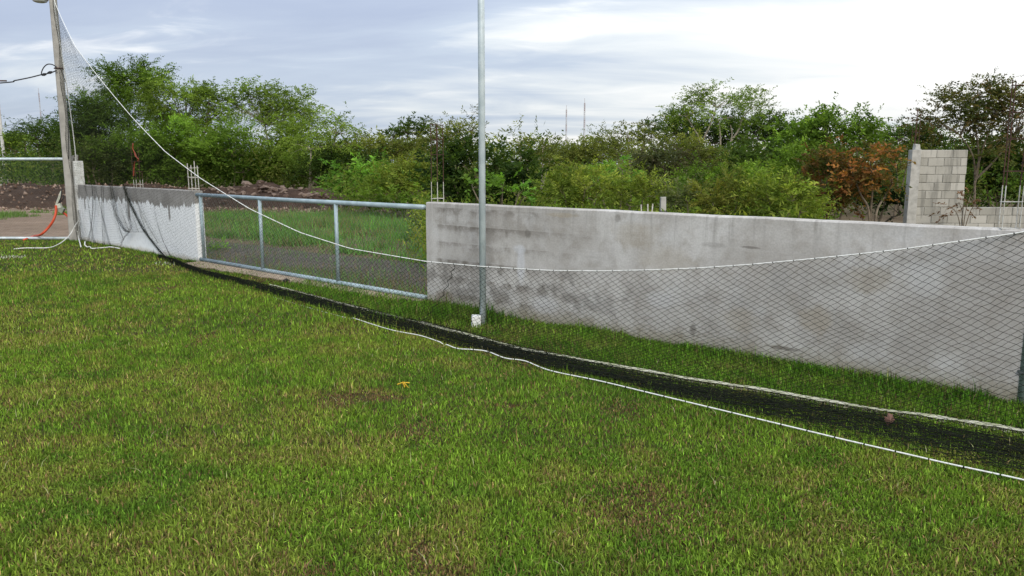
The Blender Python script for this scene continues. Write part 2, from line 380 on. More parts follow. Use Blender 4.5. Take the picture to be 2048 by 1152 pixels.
def whitewash_material():
    m, nt, b = mat('part_painted_render'); v = coords(nt); L = nt.links
    sp = nt.nodes.new('ShaderNodeSeparateXYZ'); L.new(v, sp.inputs[0]); x, z = sp.outputs[0], sp.outputs[2]
    n1 = noise(nt, v, 2.5, 5); n2 = noise(nt, v, 14, 5, 0.6)
    grey = mixc(nt, maprange(nt, n1, 0.35, 0.65), (0.24, 0.225, 0.205), (0.33, 0.315, 0.29))
    white = mixc(nt, maprange(nt, n2, 0.4, 0.75), (0.86, 0.87, 0.86), (0.76, 0.77, 0.76))
    # ragged brush edge of the paint: fast along the wall, slow down it
    e1 = noise(nt, mapping(nt, v, (7.0, 1, 0.9)), 1.0, 5, 0.65); e2 = noise(nt, mapping(nt, v, (1.1, 1, 0.2), (3.7, 0, 0)), 1.0, 2)
    edge = math_node(nt, 'ADD', math_node(nt, 'MULTIPLY', math_node(nt, 'SUBTRACT', e1, 0.5), 0.55), math_node(nt, 'MULTIPLY', math_node(nt, 'SUBTRACT', e2, 0.5), 0.16))
    f = maprange(nt, math_node(nt, 'ADD', z, edge), 0.93, 0.965)
    col = mixc(nt, f, white, grey)
    # bare runs left unpainted
    for (x0, w_, z0) in ((0.62, 0.045, 0.72), (3.02, 0.07, 0.62), (4.86, 0.05, 0.70)):
        d = math_node(nt, 'ABSOLUTE', math_node(nt, 'SUBTRACT', math_node(nt, 'ADD', x, math_node(nt, 'MULTIPLY', n2, 0.05)), x0))
        k = math_node(nt, 'MULTIPLY', maprange(nt, d, w_, w_*0.6), maprange(nt, math_node(nt, 'ADD', z, math_node(nt, 'MULTIPLY', n2, 0.15)), z0, z0+0.12))
        col = mixc(nt, k, col, grey)
    col = mixc(nt, math_node(nt, 'MULTIPLY', maprange(nt, math_node(nt, 'SUBTRACT', z, math_node(nt, 'MULTIPLY', n1, 0.14)), 0.05, -0.06), 0.6), col, (0.42, 0.36, 0.24))
    L.new(col, b.inputs['Base Color']); b.inputs['Roughness'].default_value = 0.88; b.inputs['Specular IOR Level'].default_value = 0.15
    bump(nt, b, n2, 0.3, 0.01)
    return m
def ground_material(name, a, c, dark, scale=1.0, rocks=0.0):
    m, nt, b = mat(name); v = coords(nt); L = nt.links
    n1 = noise(nt, v, 0.35*scale, 5, 0.6); n2 = noise(nt, v, 3.5*scale, 6, 0.65); n3 = noise(nt, v, 28*scale, 4, 0.7)
    col = mixc(nt, maprange(nt, n1, 0.38, 0.62), a, c)
    col = mixc(nt, math_node(nt, 'MULTIPLY', maprange(nt, n2, 0.48, 0.68), 0.7), col, dark)
    col = mixc(nt, math_node(nt, 'MULTIPLY', maprange(nt, n3, 0.55, 0.72), 0.5+rocks), col, tuple(min(1, k*1.7+0.02) for k in a))
    L.new(col, b.inputs['Base Color']); b.inputs['Roughness'].default_value = 0.95; b.inputs['Specular IOR Level'].default_value = 0.1
    bump(nt, b, math_node(nt, 'ADD', n3, n2), 0.8, 0.03)
    return m
def block_material():
    m, nt, b = mat('concrete_block'); v = coords(nt, 'Object'); L = nt.links
    oi = nt.nodes.new('ShaderNodeObjectInfo'); geo = nt.nodes.new('ShaderNodeNewGeometry')
    n1 = noise(nt, geo.outputs['Position'], 3.0, 6, 0.6); n2 = noise(nt, geo.outputs['Position'], 30, 4)
    st = noise(nt, mapping(nt, geo.outputs['Position'], (7, 7, 1.0)), 1.0, 5, 0.6)
    c = mixc(nt, oi.outputs['Random'], (0.30, 0.285, 0.24), (0.42, 0.40, 0.345))
    c = mixc(nt, math_node(nt, 'MULTIPLY', maprange(nt, st, 0.48, 0.66), 0.6), c, (0.15, 0.145, 0.125))
    c = mixc(nt, math_node(nt, 'MULTIPLY', maprange(nt, n1, 0.5, 0.7), 0.3), c, (0.27, 0.26, 0.22))
    L.new(c, b.inputs['Base Color']); b.inputs['Roughness'].default_value = 0.95; b.inputs['Specular IOR Level'].default_value = 0.1
    bump(nt, b, n2, 0.5, 0.01)
    return m
M_PLASTER = plaster_material(); M_WHITEWASH = whitewash_material(); M_BLOCK = block_material()
M_MORTAR = simple('mortar', (0.24, 0.23, 0.20), (0.17, 0.165, 0.14), 12, 0.95)
M_SOIL = ground_material('soil', (0.13, 0.095, 0.062), (0.16, 0.125, 0.075), (0.065, 0.045, 0.032))
M_LAWN = ground_material('lawn_thatch', (0.050, 0.052, 0.016), (0.065, 0.058, 0.022), (0.025, 0.028, 0.010), 2.0)
M_DIRT = ground_material('dirt_road', (0.21, 0.15, 0.105), (0.265, 0.195, 0.14), (0.09, 0.06, 0.042), 1.0)
M_GRAVEL = ground_material('dark_gravel', (0.115, 0.10, 0.085), (0.145, 0.125, 0.105), (0.055, 0.05, 0.04), 3.0, 0.3)
M_BANK = ground_material('brown_earth', (0.048, 0.030, 0.021), (0.070, 0.044, 0.031), (0.020, 0.013, 0.010), 2.6, 0.0)
M_SILL = ground_material('sandy_concrete', (0.46, 0.36, 0.26), (0.38, 0.30, 0.22), (0.27, 0.21, 0.15), 3.0)

# ------------------------------------------------------------------ ground
def sheet(name, poly, z, m, kind='structure', sub=0):
    mb = MB(); mb.add([(p[0], p[1], z) for p in poly], [tuple(range(len(poly)))])
    o = mb.build(name, m, None, kind=kind); return o
sheet('ground', [(-1500, -60), (1500, -60), (1500, 2500), (-1500, 2500)], 0.0, M_SOIL)
# the lawn stops at the wall line, the gate sill and the left fence
FENCE_L = G(0, 481) + Vector((-9, 0.2, 0))
lawn_poly = [(-60, -40), (40, -40), tuple((WALL_B + wdir*25)[:2]), tuple(WALL_A[:2]), tuple(GATE_B[:2]), tuple(GATE_A[:2]), tuple(WW_A[:2]), tuple(POLE_A[:2]), tuple(FENCE_L[:2]), (-60, FENCE_L.y)]
sheet('lawn', lawn_poly, 0.004, M_LAWN)
sheet('dirt_road', [tuple(G(-500, 486)[:2]), tuple(G(150, 478)[:2]), tuple(G(158, 470)[:2]), tuple(G(150, 408)[:2]), tuple(G(-300, 404)[:2])], 0.008, M_DIRT)
sheet('gravel_track', [tuple((GATE_A + Vector((0.05, 0.1, 0)))[:2]), tuple((GATE_B + Vector((0.05, 0.1, 0)))[:2]), tuple(G(1000, 540)[:2]), tuple(G(850, 528)[:2]), tuple(G(640, 508)[:2]), tuple(G(520, 492)[:2]), tuple(G(390, 480)[:2])], 0.008, M_GRAVEL)
# concrete sill in front of the gate
mb = MB(); sA = G(398, 526); sB = G(846, 605); k = 9
top = []; 
rng = random.Random(5)
for i in range(k*4+1):
    t = i/(k*4); p = sA.lerp(sB, t); w = 0.30*(1-0.55*t)+rng.uniform(-0.045, 0.045) if t < 0.93 else 0.06
    top.append((p + wn*(-0.04), p + wn*w))
vs = [(a.x, a.y, 0.03) for a, b_ in top] + [(b_.x, b_.y, 0.022) for a, b_ in top] + [(b_.x, b_.y, -0.02) for a, b_ in top]
n_ = len(top); fs = [(i, i+n_, i+1+n_, i+1) for i in range(n_-1)] + [(i+n_, i+2*n_, i+1+2*n_, i+1+n_) for i in range(n_-1)]
mb.add(vs, fs); mb.build('gate_sill', M_SILL, None, kind='structure')

# ------------------------------------------------------------------ walls
def wall_mesh(length, height, thick, step, rng, amp):
    """rendered wall, local x along, y depth (0 = face), slightly uneven arrises"""
    nx = max(2, int(length/step)); nz = 6; vs = []; fs = []
    def prof(i):
        x = length*i/nx; w = amp*(math.sin(x*3.1)+math.sin(x*7.7+1)+rng.uniform(-1, 1))*0.5
        pr = [(0.0, -0.08)] + [(rng.uniform(-1, 1)*amp*0.4, height*j/nz) for j in range(1, nz)] + [(0.004, height-0.012+w), (0.018, height+w)]
        return pr + [(thick-0.018, height+w*0.7), (thick, height-0.012), (thick, -0.08)], x
    rows = [prof(i) for i in range(nx+1)]; m = len(rows[0][0])
    for pr, x in rows: vs += [(x, y, z) for y, z in pr]
    for i in range(nx):
        for j in range(m-1): fs.append((i*m+j, (i+1)*m+j, (i+1)*m+j+1, i*m+j+1))
    fs.append(tuple(range(m))); fs.append(tuple(nx*m+j for j in range(m-1, -1, -1)))
    return vs, fs
def place_wall(name, label, A, B, height, thick, m, cat='wall', seed=1, amp=0.003):
    L_ = (B-A).length; vs, fs = wall_mesh(L_, height, thick, 0.16, random.Random(seed), amp)
    me = bpy.data.meshes.new(name); me.from_pydata(vs, [], fs); me.update()
    o = link(name, me, m); d = (B-A); o.location = A; o.rotation_euler = (0, 0, math.atan2(d.y, d.x))
    return tag(o, label, cat)
gwall = place_wall('boundary_wall', 'long grey cement rendered wall running from the gate to the right edge', WALL_A, WALL_B, WALL_H, 0.15, M_PLASTER, seed=3)
wwall = place_wall('boundary_wall', 'short white painted wall with bare grey top band left of the gate', WW_A, WW_B, WALL_H*1.0, 0.15, M_WHITEWASH, seed=4)
# white pier at the left end of the white wall
pd = (WW_B-WW_A).normalized(); pn = Vector((pd.y, -pd.x, 0)); pn = pn if pn.y < 0 else -pn
ang = math.atan2(pd.y, pd.x); RZ = Matrix.Rotation(ang, 3, 'Z')
pier = thing('wall_pier', 'white painted square pier rising above the left end of white wall', 'pier', WW_A - pd*0.02)
ptop = CAM_H + WW_A.y*(328-322)/FPX
mb = MB(pier.location); mb.box(WW_A + pd*0.075 - pn*0.075 + Vector((0, 0, ptop/2-0.03)), (0.22, 0.20, ptop+0.06), RZ); mb.build('shaft', M_WHITEPAINT, pier, bevel=0.01)
rng = random.Random(8)
for i in range(6):
    mb = MB(pier.location)
    mb.box(WW_A + pd*rng.uniform(-0.06, 0.10) - pn*rng.uniform(0.02, 0.12) + Vector((0, 0, ptop+0.05)), (rng.uniform(0.05, 0.09), rng.uniform(0.04, 0.07), rng.uniform(0.10, 0.17)), Euler((rng.uniform(-.4, .4), rng.uniform(-.5, .5), rng.uniform(0, 3))).to_matrix(), 0.8, 0.01, rng)
    mb.build('broken_piece', M_CONC if i % 2 else M_WOODDARK, pier)
mb = MB(pier.location); mb.box(WW_A - pd*0.10 - pn*0.02 + Vector((0, 0, 0.75)), (0.075, 0.11, 1.56), RZ); mb.build('timber_stop', M_WOODDARK, pier)

# block wall at the right, behind the grey wall: every block laid
BW_Y = 19.6
bw = thing('block_wall', 'unfinished bare concrete block wall standing tall behind the grey wall at right', 'wall', (P(1815, 400, BW_Y).x, BW_Y, 0))
def xat(u, Y): return P(u, 380, Y).x
rng = random.Random(2)
mesh_cache = {}
def block_mesh(w, d, h, var):
    k = (round(w, 2), var)
    if k not in mesh_cache:
        r_ = random.Random(var*77+int(w*100)); m_ = MB(); m_.box((0, 0, 0), (w, d, h), None, 1.0, 0.004, r_)
        me = m_.mesh('block'); bm = bmesh.new(); bm.from_mesh(me); bmesh.ops.bevel(bm, geom=bm.edges[:], offset=0.008, segments=1, affect='EDGES'); bm.to_mesh(me); bm.free()
        me.materials.append(M_BLOCK); mesh_cache[k] = me
    return mesh_cache[k]
def lay(parent, x0, x1, z0, ncourse, y, slope=0.0, shift=0):
    cw, ch, j = 0.405, 0.203, 0.011
    for c in range(ncourse):
        x = x0 + (0 if (c+shift) % 2 else -cw/2)
        while x < x1 - 0.02:
            a, b_ = max(x, x0), min(x+cw, x1)
            if b_-a > 0.06:
                o = link('block', block_mesh(b_-a-j, 0.15, ch-j, rng.randrange(5)), None, parent)
                xc = (a+b_)/2
                o.location = Vector((xc + rng.uniform(-.004, .004), y + slope*(xc-x0) + rng.uniform(-.006, .006), z0 + (c+0.5)*ch)) - parent.location
                o.rotation_euler = (rng.uniform(-.008, .008), rng.uniform(-.008, .008), math.atan(slope))
            x += cw
    m_ = MB(parent.location); ln = x1-x0
    m_.box(((x0+x1)/2, y+slope*ln/2, z0+ncourse*ch/2-0.01), (ln-0.02, 0.128, ncourse*ch-0.02), Matrix.Rotation(math.atan(slope), 3, 'Z')); m_.build('mortar_joints', M_MORTAR, parent)
bx0, bx1 = xat(1832, BW_Y), xat(1926, BW_Y)
lay(bw, bx0, bx1, 0.0, 10, BW_Y)
lay(bw, bx1+0.006, bx1+5.2, 0.0, 3, BW_Y, -0.03, 1)
mb = MB(bw.location); cxm = (xat(1813, BW_Y)+bx0)/2
mb.box((cxm, BW_Y-0.03, 1.0), (bx0-xat(1813, BW_Y)-0.004, 0.20, 2.06), None, 1.0, 0.006, rng); mb.build('column', M_CONC, bw, bevel=0.012)
mb = MB(bw.location); mb.box((cxm+0.05, BW_Y, 2.10), (0.13, 0.14, 0.14), None, 0.8, 0.015, rng); mb.build('column_stub', M_CONC, bw, bevel=0.012)

# ------------------------------------------------------------------ rebar cages
def cage(label, base, yaw, size, height, zs, white_to, lean=(0, 0), bars=4, cat='rebar', r=0.006, mtop=M_RUST, over=None, name='rebar_cage'):
    t = thing(name, label, cat, base, None)
    Rz = Matrix.Rotation(yaw, 3, 'Z'); h = size/2
    cs = [Vector((x*h, y*h, 0)) for x, y in ((-1,-1),(1,-1),(1,1),(-1,1))][:bars]
    rg = random.Random(int(base.x*1000) & 0xffff)
    for i, c in enumerate(cs):
        hh = height*(over[i] if over else rg.uniform(0.93, 1.0)); p0 = base + Rz @ c + Vector((0, 0, -0.03)); p1 = base + Rz @ c + Vector((lean[0]+rg.uniform(-.008, .008), lean[1], hh))
        zc = min(white_to, hh)
        if zc > 0:
            m_ = MB(t.location); m_.tube([p0, p0.lerp(p1, (zc+0.03)/(hh+0.03))], r, 6); o = m_.build('painted_bar' if zc < hh-0.01 else 'bar', M_REBAR_WHITE, t)
        if zc < hh-0.01:
            m_ = MB(t.location); m_.tube([p0.lerp(p1, (zc+0.03)/(hh+0.03)), p0.lerp(p1, 0.8)+Vector((rg.uniform(-.005, .005), 0, 0)), p1], r, 6); m_.build('bar', mtop, t)
    for z in zs:
        f = z/height; o_ = Vector((lean[0]*f, lean[1]*f, z))
        pts = [base + o_ + Rz @ (c*1.12) + Vector((0, 0, rg.uniform(-.006, .006))) for c in cs]
        if len(pts) < 2: continue
        if len(pts) > 2: pts.append(pts[0])
        m_ = MB(t.location); m_.tube(pts, r*0.7, 5); m_.build('stirrup', M_REBAR_WHITE if z < white_to else mtop, t)
    return t
def wall_top(A, B, u, inset=0.075, H=WALL_H):
    t = on_line(u, A, B); p = A.lerp(B, t); d = (B-A).normalized(); nn = Vector((d.y, -d.x, 0)); nn = nn if nn.y < 0 else -nn
    return p - nn*inset + Vector((0, 0, H))
wy = math.atan2(wdir.y, wdir.x)
b0 = wall_top(WALL_A, WALL_B, 866)
cage('rusty rebar cage with white painted foot on grey wall beside the gate', b0, wy, 0.10, P(866, 246, b0.y).z-WALL_H, [0.045, 0.56, 0.73, 0.90], 0.24, r=0.0045)
b0 = wall_top(WALL_A, WALL_B, 2020)
cage('tall rusty rebar cage with white foot at the right edge of grey wall', b0, wy+0.35, 0.105, P(2024, 150, b0.y).z-WALL_H, [0.005, 0.19, 0.40, 0.62, 0.80, 0.98], 0.30, r=0.0038)
b0 = wall_top(WW_A, WW_B, 381)
cage('short pale rebar cage on white wall end next to the gate', b0, ang, 0.12, P(381, 322, b0.y).z-WALL_H, [0.03, 0.22, 0.38], 0.5, r=0.008, mtop=M_REBAR_WHITE, over=[0.92, 0.86, 0.84, 1.0])
b0 = wall_top(WW_A, WW_B, 271)
tc_ = cage('thin rebar cage tied with red tape on the white wall', b0, ang, 0.12, P(271, 290, b0.y).z-WALL_H, [0.06, 0.3, 0.5], 0.15, r=0.006, over=[1.0, 0.4, 0.35, 0.95])
m_ = MB(tc_.location); px_ = [(266, 286), (265, 297), (269, 305), (272, 313), (277, 318), (275, 322), (269, 324), (268, 334), (267, 352)]
for a, b_ in zip(px_[:-1], px_[1:]):
    q0, q1 = P(a[0], a[1], b0.y-0.06), P(b_[0], b_[1], b0.y-0.06); w = Vector((0.005+0.004*((a[1]*7) % 3), 0.006, 0))
    m_.add([q0-w, q0+w, q1+w, q1-w, q0-w+Vector((0,.004,0)), q0+w+Vector((0,.004,0)), q1+w+Vector((0,.004,0)), q1-w+Vector((0,.004,0))], [(0,1,2,3),(7,6,5,4),(0,3,7,4),(1,5,6,2),(0,4,5,1),(3,2,6,7)])
m_.build('red_tape', M_RED_TAPE, tc_)
b0 = Vector((cxm, BW_Y, 2.16))
cage('bundle of bare rebar rods on top of the block wall column', b0, 0.2, 0.11, P(1830, 216, BW_Y).z-2.16, [0.3], 0.0, r=0.007, over=[1, 0.98, 1.0, 0.7])
b0 = wall_top(WALL_A, WALL_B, 1283, 0.10)
cage('three short pale rebar stubs poking above the middle of the grey wall', b0, wy, 0.07, 0.075, [], 0.2, bars=3, r=0.006, over=[0.9, 1.0, 1.0])

# ------------------------------------------------------------------ poles and posts
pole = thing('utility_pole', 'tall square concrete pole at the left carrying lamp and net', 'pole', POLE_A)
mb = MB(POLE_A); H_ = 7.4; yaw = Matrix.Rotation(0.25, 3, 'Z'); vs = []; fs = []
pr_n = 10; rng = random.Random(3)
for i in range(pr_n+1):
    t = i/pr_n; w = 0.082*(1-t)+0.056*t
    for x, y in ((-1,-.75),(-.75,-1),(.75,-1),(1,-.75),(1,.75),(.75,1),(-.75,1),(-1,.75)):
        vs.append(POLE_A + yaw @ Vector((x*w+rng.uniform(-.002,.002), y*w, 0)) + Vector((0, 0, -0.1+(H_+0.1)*t)))
for i in range(pr_n):
    for k in range(8): fs.append((i*8+k, i*8+(k+1) % 8, (i+1)*8+(k+1) % 8, (i+1)*8+k))
fs.append(tuple(pr_n*8+k for k in range(8))); mb.add(vs, fs); mb.build('shaft', M_POLE_CONC, pole)
def pole_pt(v): return Vector((POLE_A.x, POLE_A.y, P(120, v, POLE_A.y).z))
zb = pole_pt(137).z
mb = MB(POLE_A)
mb.tube([POLE_A + Vector((math.cos(a)*0.094, math.sin(a)*0.094, zb)) for a in np.linspace(0, 2*math.pi, 17)], 0.012, 5, False); mb.build('strap', M_RUST, pole)
mb = MB(POLE_A)
lp = P(79, -8, POLE_A.y-0.1)
mb.tube([pole_pt(-60), lp + Vector((0.05, 0, 0.28)), lp + Vector((0, 0, 0.20))], 0.022, 8); mb.build('lamp_arm', M_GALV, pole)
mb = MB(POLE_A); prof = [(0.05, 0.22), (0.09, 0.18), (0.12, 0.10), (0.155, -0.02), (0.16, -0.08), (0.15, -0.09)]
def lathe(mb, c, prof, n=16):
    vs = []; fs = []
    for r_, z in prof:
        for k in range(n): vs.append(c + Vector((math.cos(2*math.pi*k/n)*r_, math.sin(2*math.pi*k/n)*r_, z)))
    for i in range(len(prof)-1):
        for k in range(n): fs.append((i*n+k, (i+1)*n+k, (i+1)*n+(k+1) % n, i*n+(k+1) % n))
    fs.append(tuple(range(n))); fs.append(tuple((len(prof)-1)*n+k for k in range(n-1, -1, -1))); mb.add(vs, fs)
lathe(mb, lp, prof); mb.build('lamp_hood', M_LAMP, pole, True)
mb = MB(POLE_A); lathe(mb, lp, [(0.145, -0.085), (0.13, -0.115), (0.09, -0.13)]); mb.build('lamp_glass', M_LENS, pole, True)

# steel poles
def steel_pole(label, base, r, h, m):
    t = thing('steel_pole', label, 'pole', base)
    mb = MB(base); mb.tube([base + Vector((0, 0, -0.1)), base + Vector((0, 0, h*0.5)), base + Vector((0, 0, h))], r, 20); mb.build('pipe', m, t, True)
    mb = MB(base); mb.tube([base + Vector((0, 0, h)), base + Vector((0, 0, h+0.015)), base + Vector((0, 0, h+0.03))], [r*1.08, r*1.08, r*0.5], 20); mb.build('cap', m, t, True)
    return t
steel_pole('tall galvanised steel pole standing in front of the grey wall', POLE_M, 0.034, 6.2, M_GALV_POLE)
t = steel_pole('green tinged steel post holding the net at the right edge', POLE_R, 0.036, 6.0, simple('weathered_post', (0.34, 0.42, 0.40), (0.20, 0.25, 0.22), 9, 0.6, 0.1, 0, 6))
for z in (0.24, 1.18):
    mb = MB(POLE_R); mb.tube([POLE_R + Vector((math.cos(a)*0.042, math.sin(a)*0.042, z+0.008*math.sin(3*a))) for a in np.linspace(0, 2*math.pi, 13)], 0.009, 5, False); mb.build('binding', M_WIRE, t)
# small white concrete block at the pole
bb = G(952, 655)
mb = MB(bb); mb.box(bb + Vector((0, 0.03, 0.055)), (0.095, 0.10, 0.135), Matrix.Rotation(0.12, 3, 'Z'), 0.94, 0.005, random.Random(4))
tag(mb.build('concrete_block', M_WHITEPAINT, None, bevel=0.008), 'small white painted concrete block at the foot of the steel pole', 'block')
# stub post behind the grey wall
pb = Vector((P(1326, 410, 12.4).x, 12.4, 0))
t = thing('fence_post', 'stubby grey concrete post peeking over the grey wall among shrubs', 'post', pb)
ph = P(1326, 394, 12.4).z
mb = MB(pb); mb.box(pb + Vector((0, 0, ph*0.32-0.03)), (0.085, 0.085, ph*0.64+0.06), None, 1, 0.004, rng); mb.build('shaft', M_CONC, t, bevel=0.006)
mb = MB(pb); mb.box(pb + Vector((0, 0, ph*0.91)), (0.088, 0.088, ph*0.18), None, 0.97, 0.004, rng); mb.build('head', M_CONC, t, bevel=0.006)
mb = MB(pb); mb.box(pb + Vector((0, 0, ph*0.73)), (0.078, 0.078, ph*0.18), None, 1, 0, rng); mb.build('neck', M_CONC, t)
mb = MB(pb); mb.tube([pb + Vector((math.cos(a)*0.064, math.sin(a)*0.064, ph*0.80)) for a in np.linspace(0, 2*math.pi, 13)], 0.012, 5, False); mb.build('wire_band', M_BLACK, t)

# far left white pole on its plinth
fp = G(12, 372); fpY = fp.y
fp.z = 0
t = thing('utility_pole', 'pale concrete utility pole far away at the left edge', 'pole', fp)
q0 = P(9, 328, fpY); q1 = P(-2, 180, fpY)
mb = MB(fp); mb.tube([Vector((q0.x, fpY, -0.1)), Vector((q0.x, fpY, 8.5))], [0.13, 0.09], 10); mb.build('shaft', simple('pale_concrete', (0.55, 0.54, 0.50), None, 6, 0.9), t)
mb = MB(fp); mb.box(Vector((q0.x, fpY, 7.9)), (1.6, 0.08, 0.1)); mb.build('crossarm', M_WOODDARK, t)
pl = thing('concrete_plinth', 'low grey concrete plinth at the foot of far left pole', 'plinth', (q0.x-0.1, fpY-1.2, 0))
mb = MB(pl.location); mb.box((q0.x-0.25, fpY-1.2, P(5, 328, fpY-1.2).z/2), (1.5, 0.5, P(5, 329, fpY-1.2).z), None, 0.96, 0.02, rng); mb.build('block', M_CONC, pl, bevel=0.02)

# cables
def cable(name, label, pts, r, m, cat='cable', n=5):
    mb = MB(pts[0]); mb.tube(pts, r, n); return tag(mb.build(name, m, None, True), label, cat)
def curve(pts, n=40):
    """Catmull-Rom through 3-D points"""
    pts = [Vector(p) for p in pts]; out = []; ext = [pts[0]*2-pts[1]] + pts + [pts[-1]*2-pts[-2]]
    per = max(2, n//(len(pts)-1))
    for i in range(1, len(ext)-2):
        for k in range(per):
            t = k/per; a, b_, c, d = ext[i-1:i+3]
            out.append(0.5*((2*b_) + (c-a)*t + (2*a-5*b_+4*c-d)*t*t + (3*b_-a-3*c+d)*t**3))
    out.append(pts[-1]); return out
Yp = POLE_A.y-0.12
cb = thing('power_cable', 'black twisted power cable with a loop leaving the concrete pole leftwards', 'cable', P(112, 141, Yp))
mb = MB(cb.location); mb.tube(curve([P(113, 141, Yp), P(100, 146, Yp), P(84, 149, Yp), P(60, 155, Yp-0.1), P(30, 161, Yp-0.4), P(0, 166, Yp-0.9), P(-400, 190, Yp-7)]), 0.013, 5); mb.build('span', M_BLACK, cb)
mb = MB(cb.location); mb.tube(curve([P(113, 134, Yp), P(104, 129, Yp), P(94, 129, Yp), P(86, 137, Yp), P(83, 148, Yp), P(92, 147, Yp)]), 0.012, 5); mb.build('loop', M_BLACK, cb)
for u_, v_ in ((88, 149), (100, 145)):
    mb = MB(cb.location); p_ = P(u_, v_, Yp); mb.tube([p_+Vector((-.05, 0, -.012)), p_, p_+Vector((.05, 0, .012))], [0.018, 0.032, 0.018], 6); mb.build('splice', M_BLACK, cb)
cable('downlead_cable', 'thin black cable running down beside the concrete pole', curve([P(121, 137, Yp), P(126, 150, Yp), P(133, 170, Yp), P(136, 190, Yp), P(135, 215, Yp), P(136, 240, Yp), P(137, 270, Yp), P(137, 318, Yp+0.05)]), 0.007, M_BLACK)
cable('overhead_wire', 'upper thin wire strung to the far left pole', curve([P(0, 252, fpY), P(60, 244, fpY+8), P(110, 232, fpY+18), P(240, 220, fpY+40)]), 0.016, M_BLACK, 'wire', 4)
cable('overhead_wire', 'lower thin wire strung to the far left pole', curve([P(0, 253, fpY), P(40, 257, fpY+6), P(110, 262, fpY+18), P(240, 255, fpY+40)]), 0.016, M_BLACK, 'wire', 4)

# junction box and orange conduits
jb_p = P(118, 412, Yp+0.15)
jb = thing('junction_box', 'pale plastic junction box with dangling wires left of the concrete pole', 'box', jb_p)
mb = MB(jb_p); mb.box(jb_p, (0.11, 0.07, 0.10), Matrix.Rotation(-0.25, 3, 'Y')); mb.build('housing', M_BOX, jb, bevel=0.008)
mb = MB(jb_p); mb.box(P(123, 420, Yp+0.16), (0.11, 0.07, 0.12), Matrix.Rotation(0.5, 3, 'Y')); mb.build('lid', simple('green_grey_plastic', (0.26, 0.28, 0.22), None, 9, 0.5), jb, bevel=0.006)
for i, (a, b_, c, mm) in enumerate((((112, 408), (117, 395), (122, 382), M_BOX), ((114, 407), (119, 397), (123, 385), M_BOX), ((119, 405), (122, 393), (124, 377), M_BLACK), ((120, 406), (127, 396), (127, 391), M_BLACK))):
    mb = MB(jb_p); mb.tube(curve([P(a[0], a[1], Yp+0.13), P(b_[0], b_[1], Yp+0.12), P(c[0], c[1], Yp+0.15)], 8), 0.012, 5); mb.build('wire', mm, jb)
gend = G(48, 482)
cable('orange_conduit', 'long orange conduit curving from junction box down to the lawn', curve([P(112, 411, Yp+0.12), P(112, 424, Yp+0.08), P(107, 440, Yp), P(97, 455, Yp-0.02), P(82, 469, Yp-0.04), Vector((G(68, 477).x, G(68, 477).y, 0.05)), Vector((gend.x, gend.y, 0.02))]), 0.026, M_ORANGE, 'conduit', 8)
cable('orange_conduit', 'short orange conduit going behind the concrete pole', curve([P(126, 425, Yp+0.2), P(134, 431, Yp+0.22), P(142, 440, Yp+0.24), P(150, 452, Yp+0.2), P(154, 466, Yp+0.2), P(157, 480, Yp+0.15)]), 0.024, M_ORANGE, 'conduit', 8)
def rope_px(label, px, r=0.011):
    pts = []
    for u_, v_, z_ in px:
        pts.append(G(u_, v_, z_) if z_ is not None else P(u_, v_, Yp-0.1))
    return cable('loose_rope', label, curve(pts, 36), r, M_ROPE, 'rope', 6)
rope_px('loose white rope trailing from the pole foot across the lawn to the left', [(158, 440, None), (150, 452, None), (143, 465, None), (133, 477, 0.10), (118, 488, 0.04), (100, 495, 0.03), (75, 496, 0.03), (50, 496, 0.03), (28, 498, 0.025)])
rope_px('short white rope end hanging beside the white pier', [(155, 462, None), (157, 475, None), (160, 486, 0.05), (162, 494, 0.03)])
rope_px('white rope lying along the foot of the white wall', [(170, 483, 0.10), (170, 490, 0.05), (175, 494, 0.03), (179, 493, 0.03), (184, 497, 0.03), (198, 496, 0.03), (212, 495, 0.03), (222, 494, 0.03), (240, 497, 0.03)])

# ------------------------------------------------------------------ chain link panels
def chain_link(mb, A, B, z0, z1, cell=0.062, r=0.0016, spikes=0.0):
    L_ = (B-A).length; d = (B-A)/L_; nx = int(L_/cell); nz = int((z1-z0)/cell)
    nrm = Vector((d.y, -d.x, 0)); 
    def pt(i, j):
        zz = z0 + (z1-z0)*j/(2*nz)
        return A + d*(cell*i/2) + Vector((0, 0, zz)) + nrm*(0.004 if (i+j) % 4 < 2 else -0.004)
    for i in range(0, 2*nx):          # zigzag strands, one per half cell column
        pts = []
        s = i % 2
        for j in range(0, 2*nz+1):
            pts.append(pt(i + ((j+s) % 2), j))
        if spikes: pts.append(pts[-1] + Vector((0, 0, spikes)))
        if i % 2 == 0 or True:
            if i % 2 == 1: continue
            mb.tube(pts, r, 3, False)
    # mirrored strands
    for i in range(1, 2*nx, 2):
        pts = [pt(i + ((j+1) % 2), j) for j in range(0, 2*nz+1)]
        if spikes: pts.append(pts[-1] + Vector((0, 0, spikes)))
        mb.tube(pts, r, 3, False)
gate = thing('chain_link_gate', 'galvanised pipe gate with chain link mesh between the two walls', 'gate', GATE_A)
gd = (GATE_B-GATE_A).normalized(); gl = (GATE_B-GATE_A).length
gz1 = P(624, 402, GATE_A.lerp(GATE_B, on_line(624, GATE_A, GATE_B)).y).z
gz0 = 0.055
def gp(t, z): return GATE_A.lerp(GATE_B, t) + Vector((0, 0, z))
mb = MB(GATE_A); mb.tube([gp(0.0, gz1), gp(0.5, gz1-0.006), gp(0.998, gz1)], 0.031, 12); mb.build('top_rail', M_GALV, gate, True)
mb = MB(GATE_A); mb.tube([gp(0.0, gz0), gp(0.5, gz0-0.003), gp(0.998, gz0)], 0.031, 12); mb.build('bottom_rail', M_GALV, gate, True)
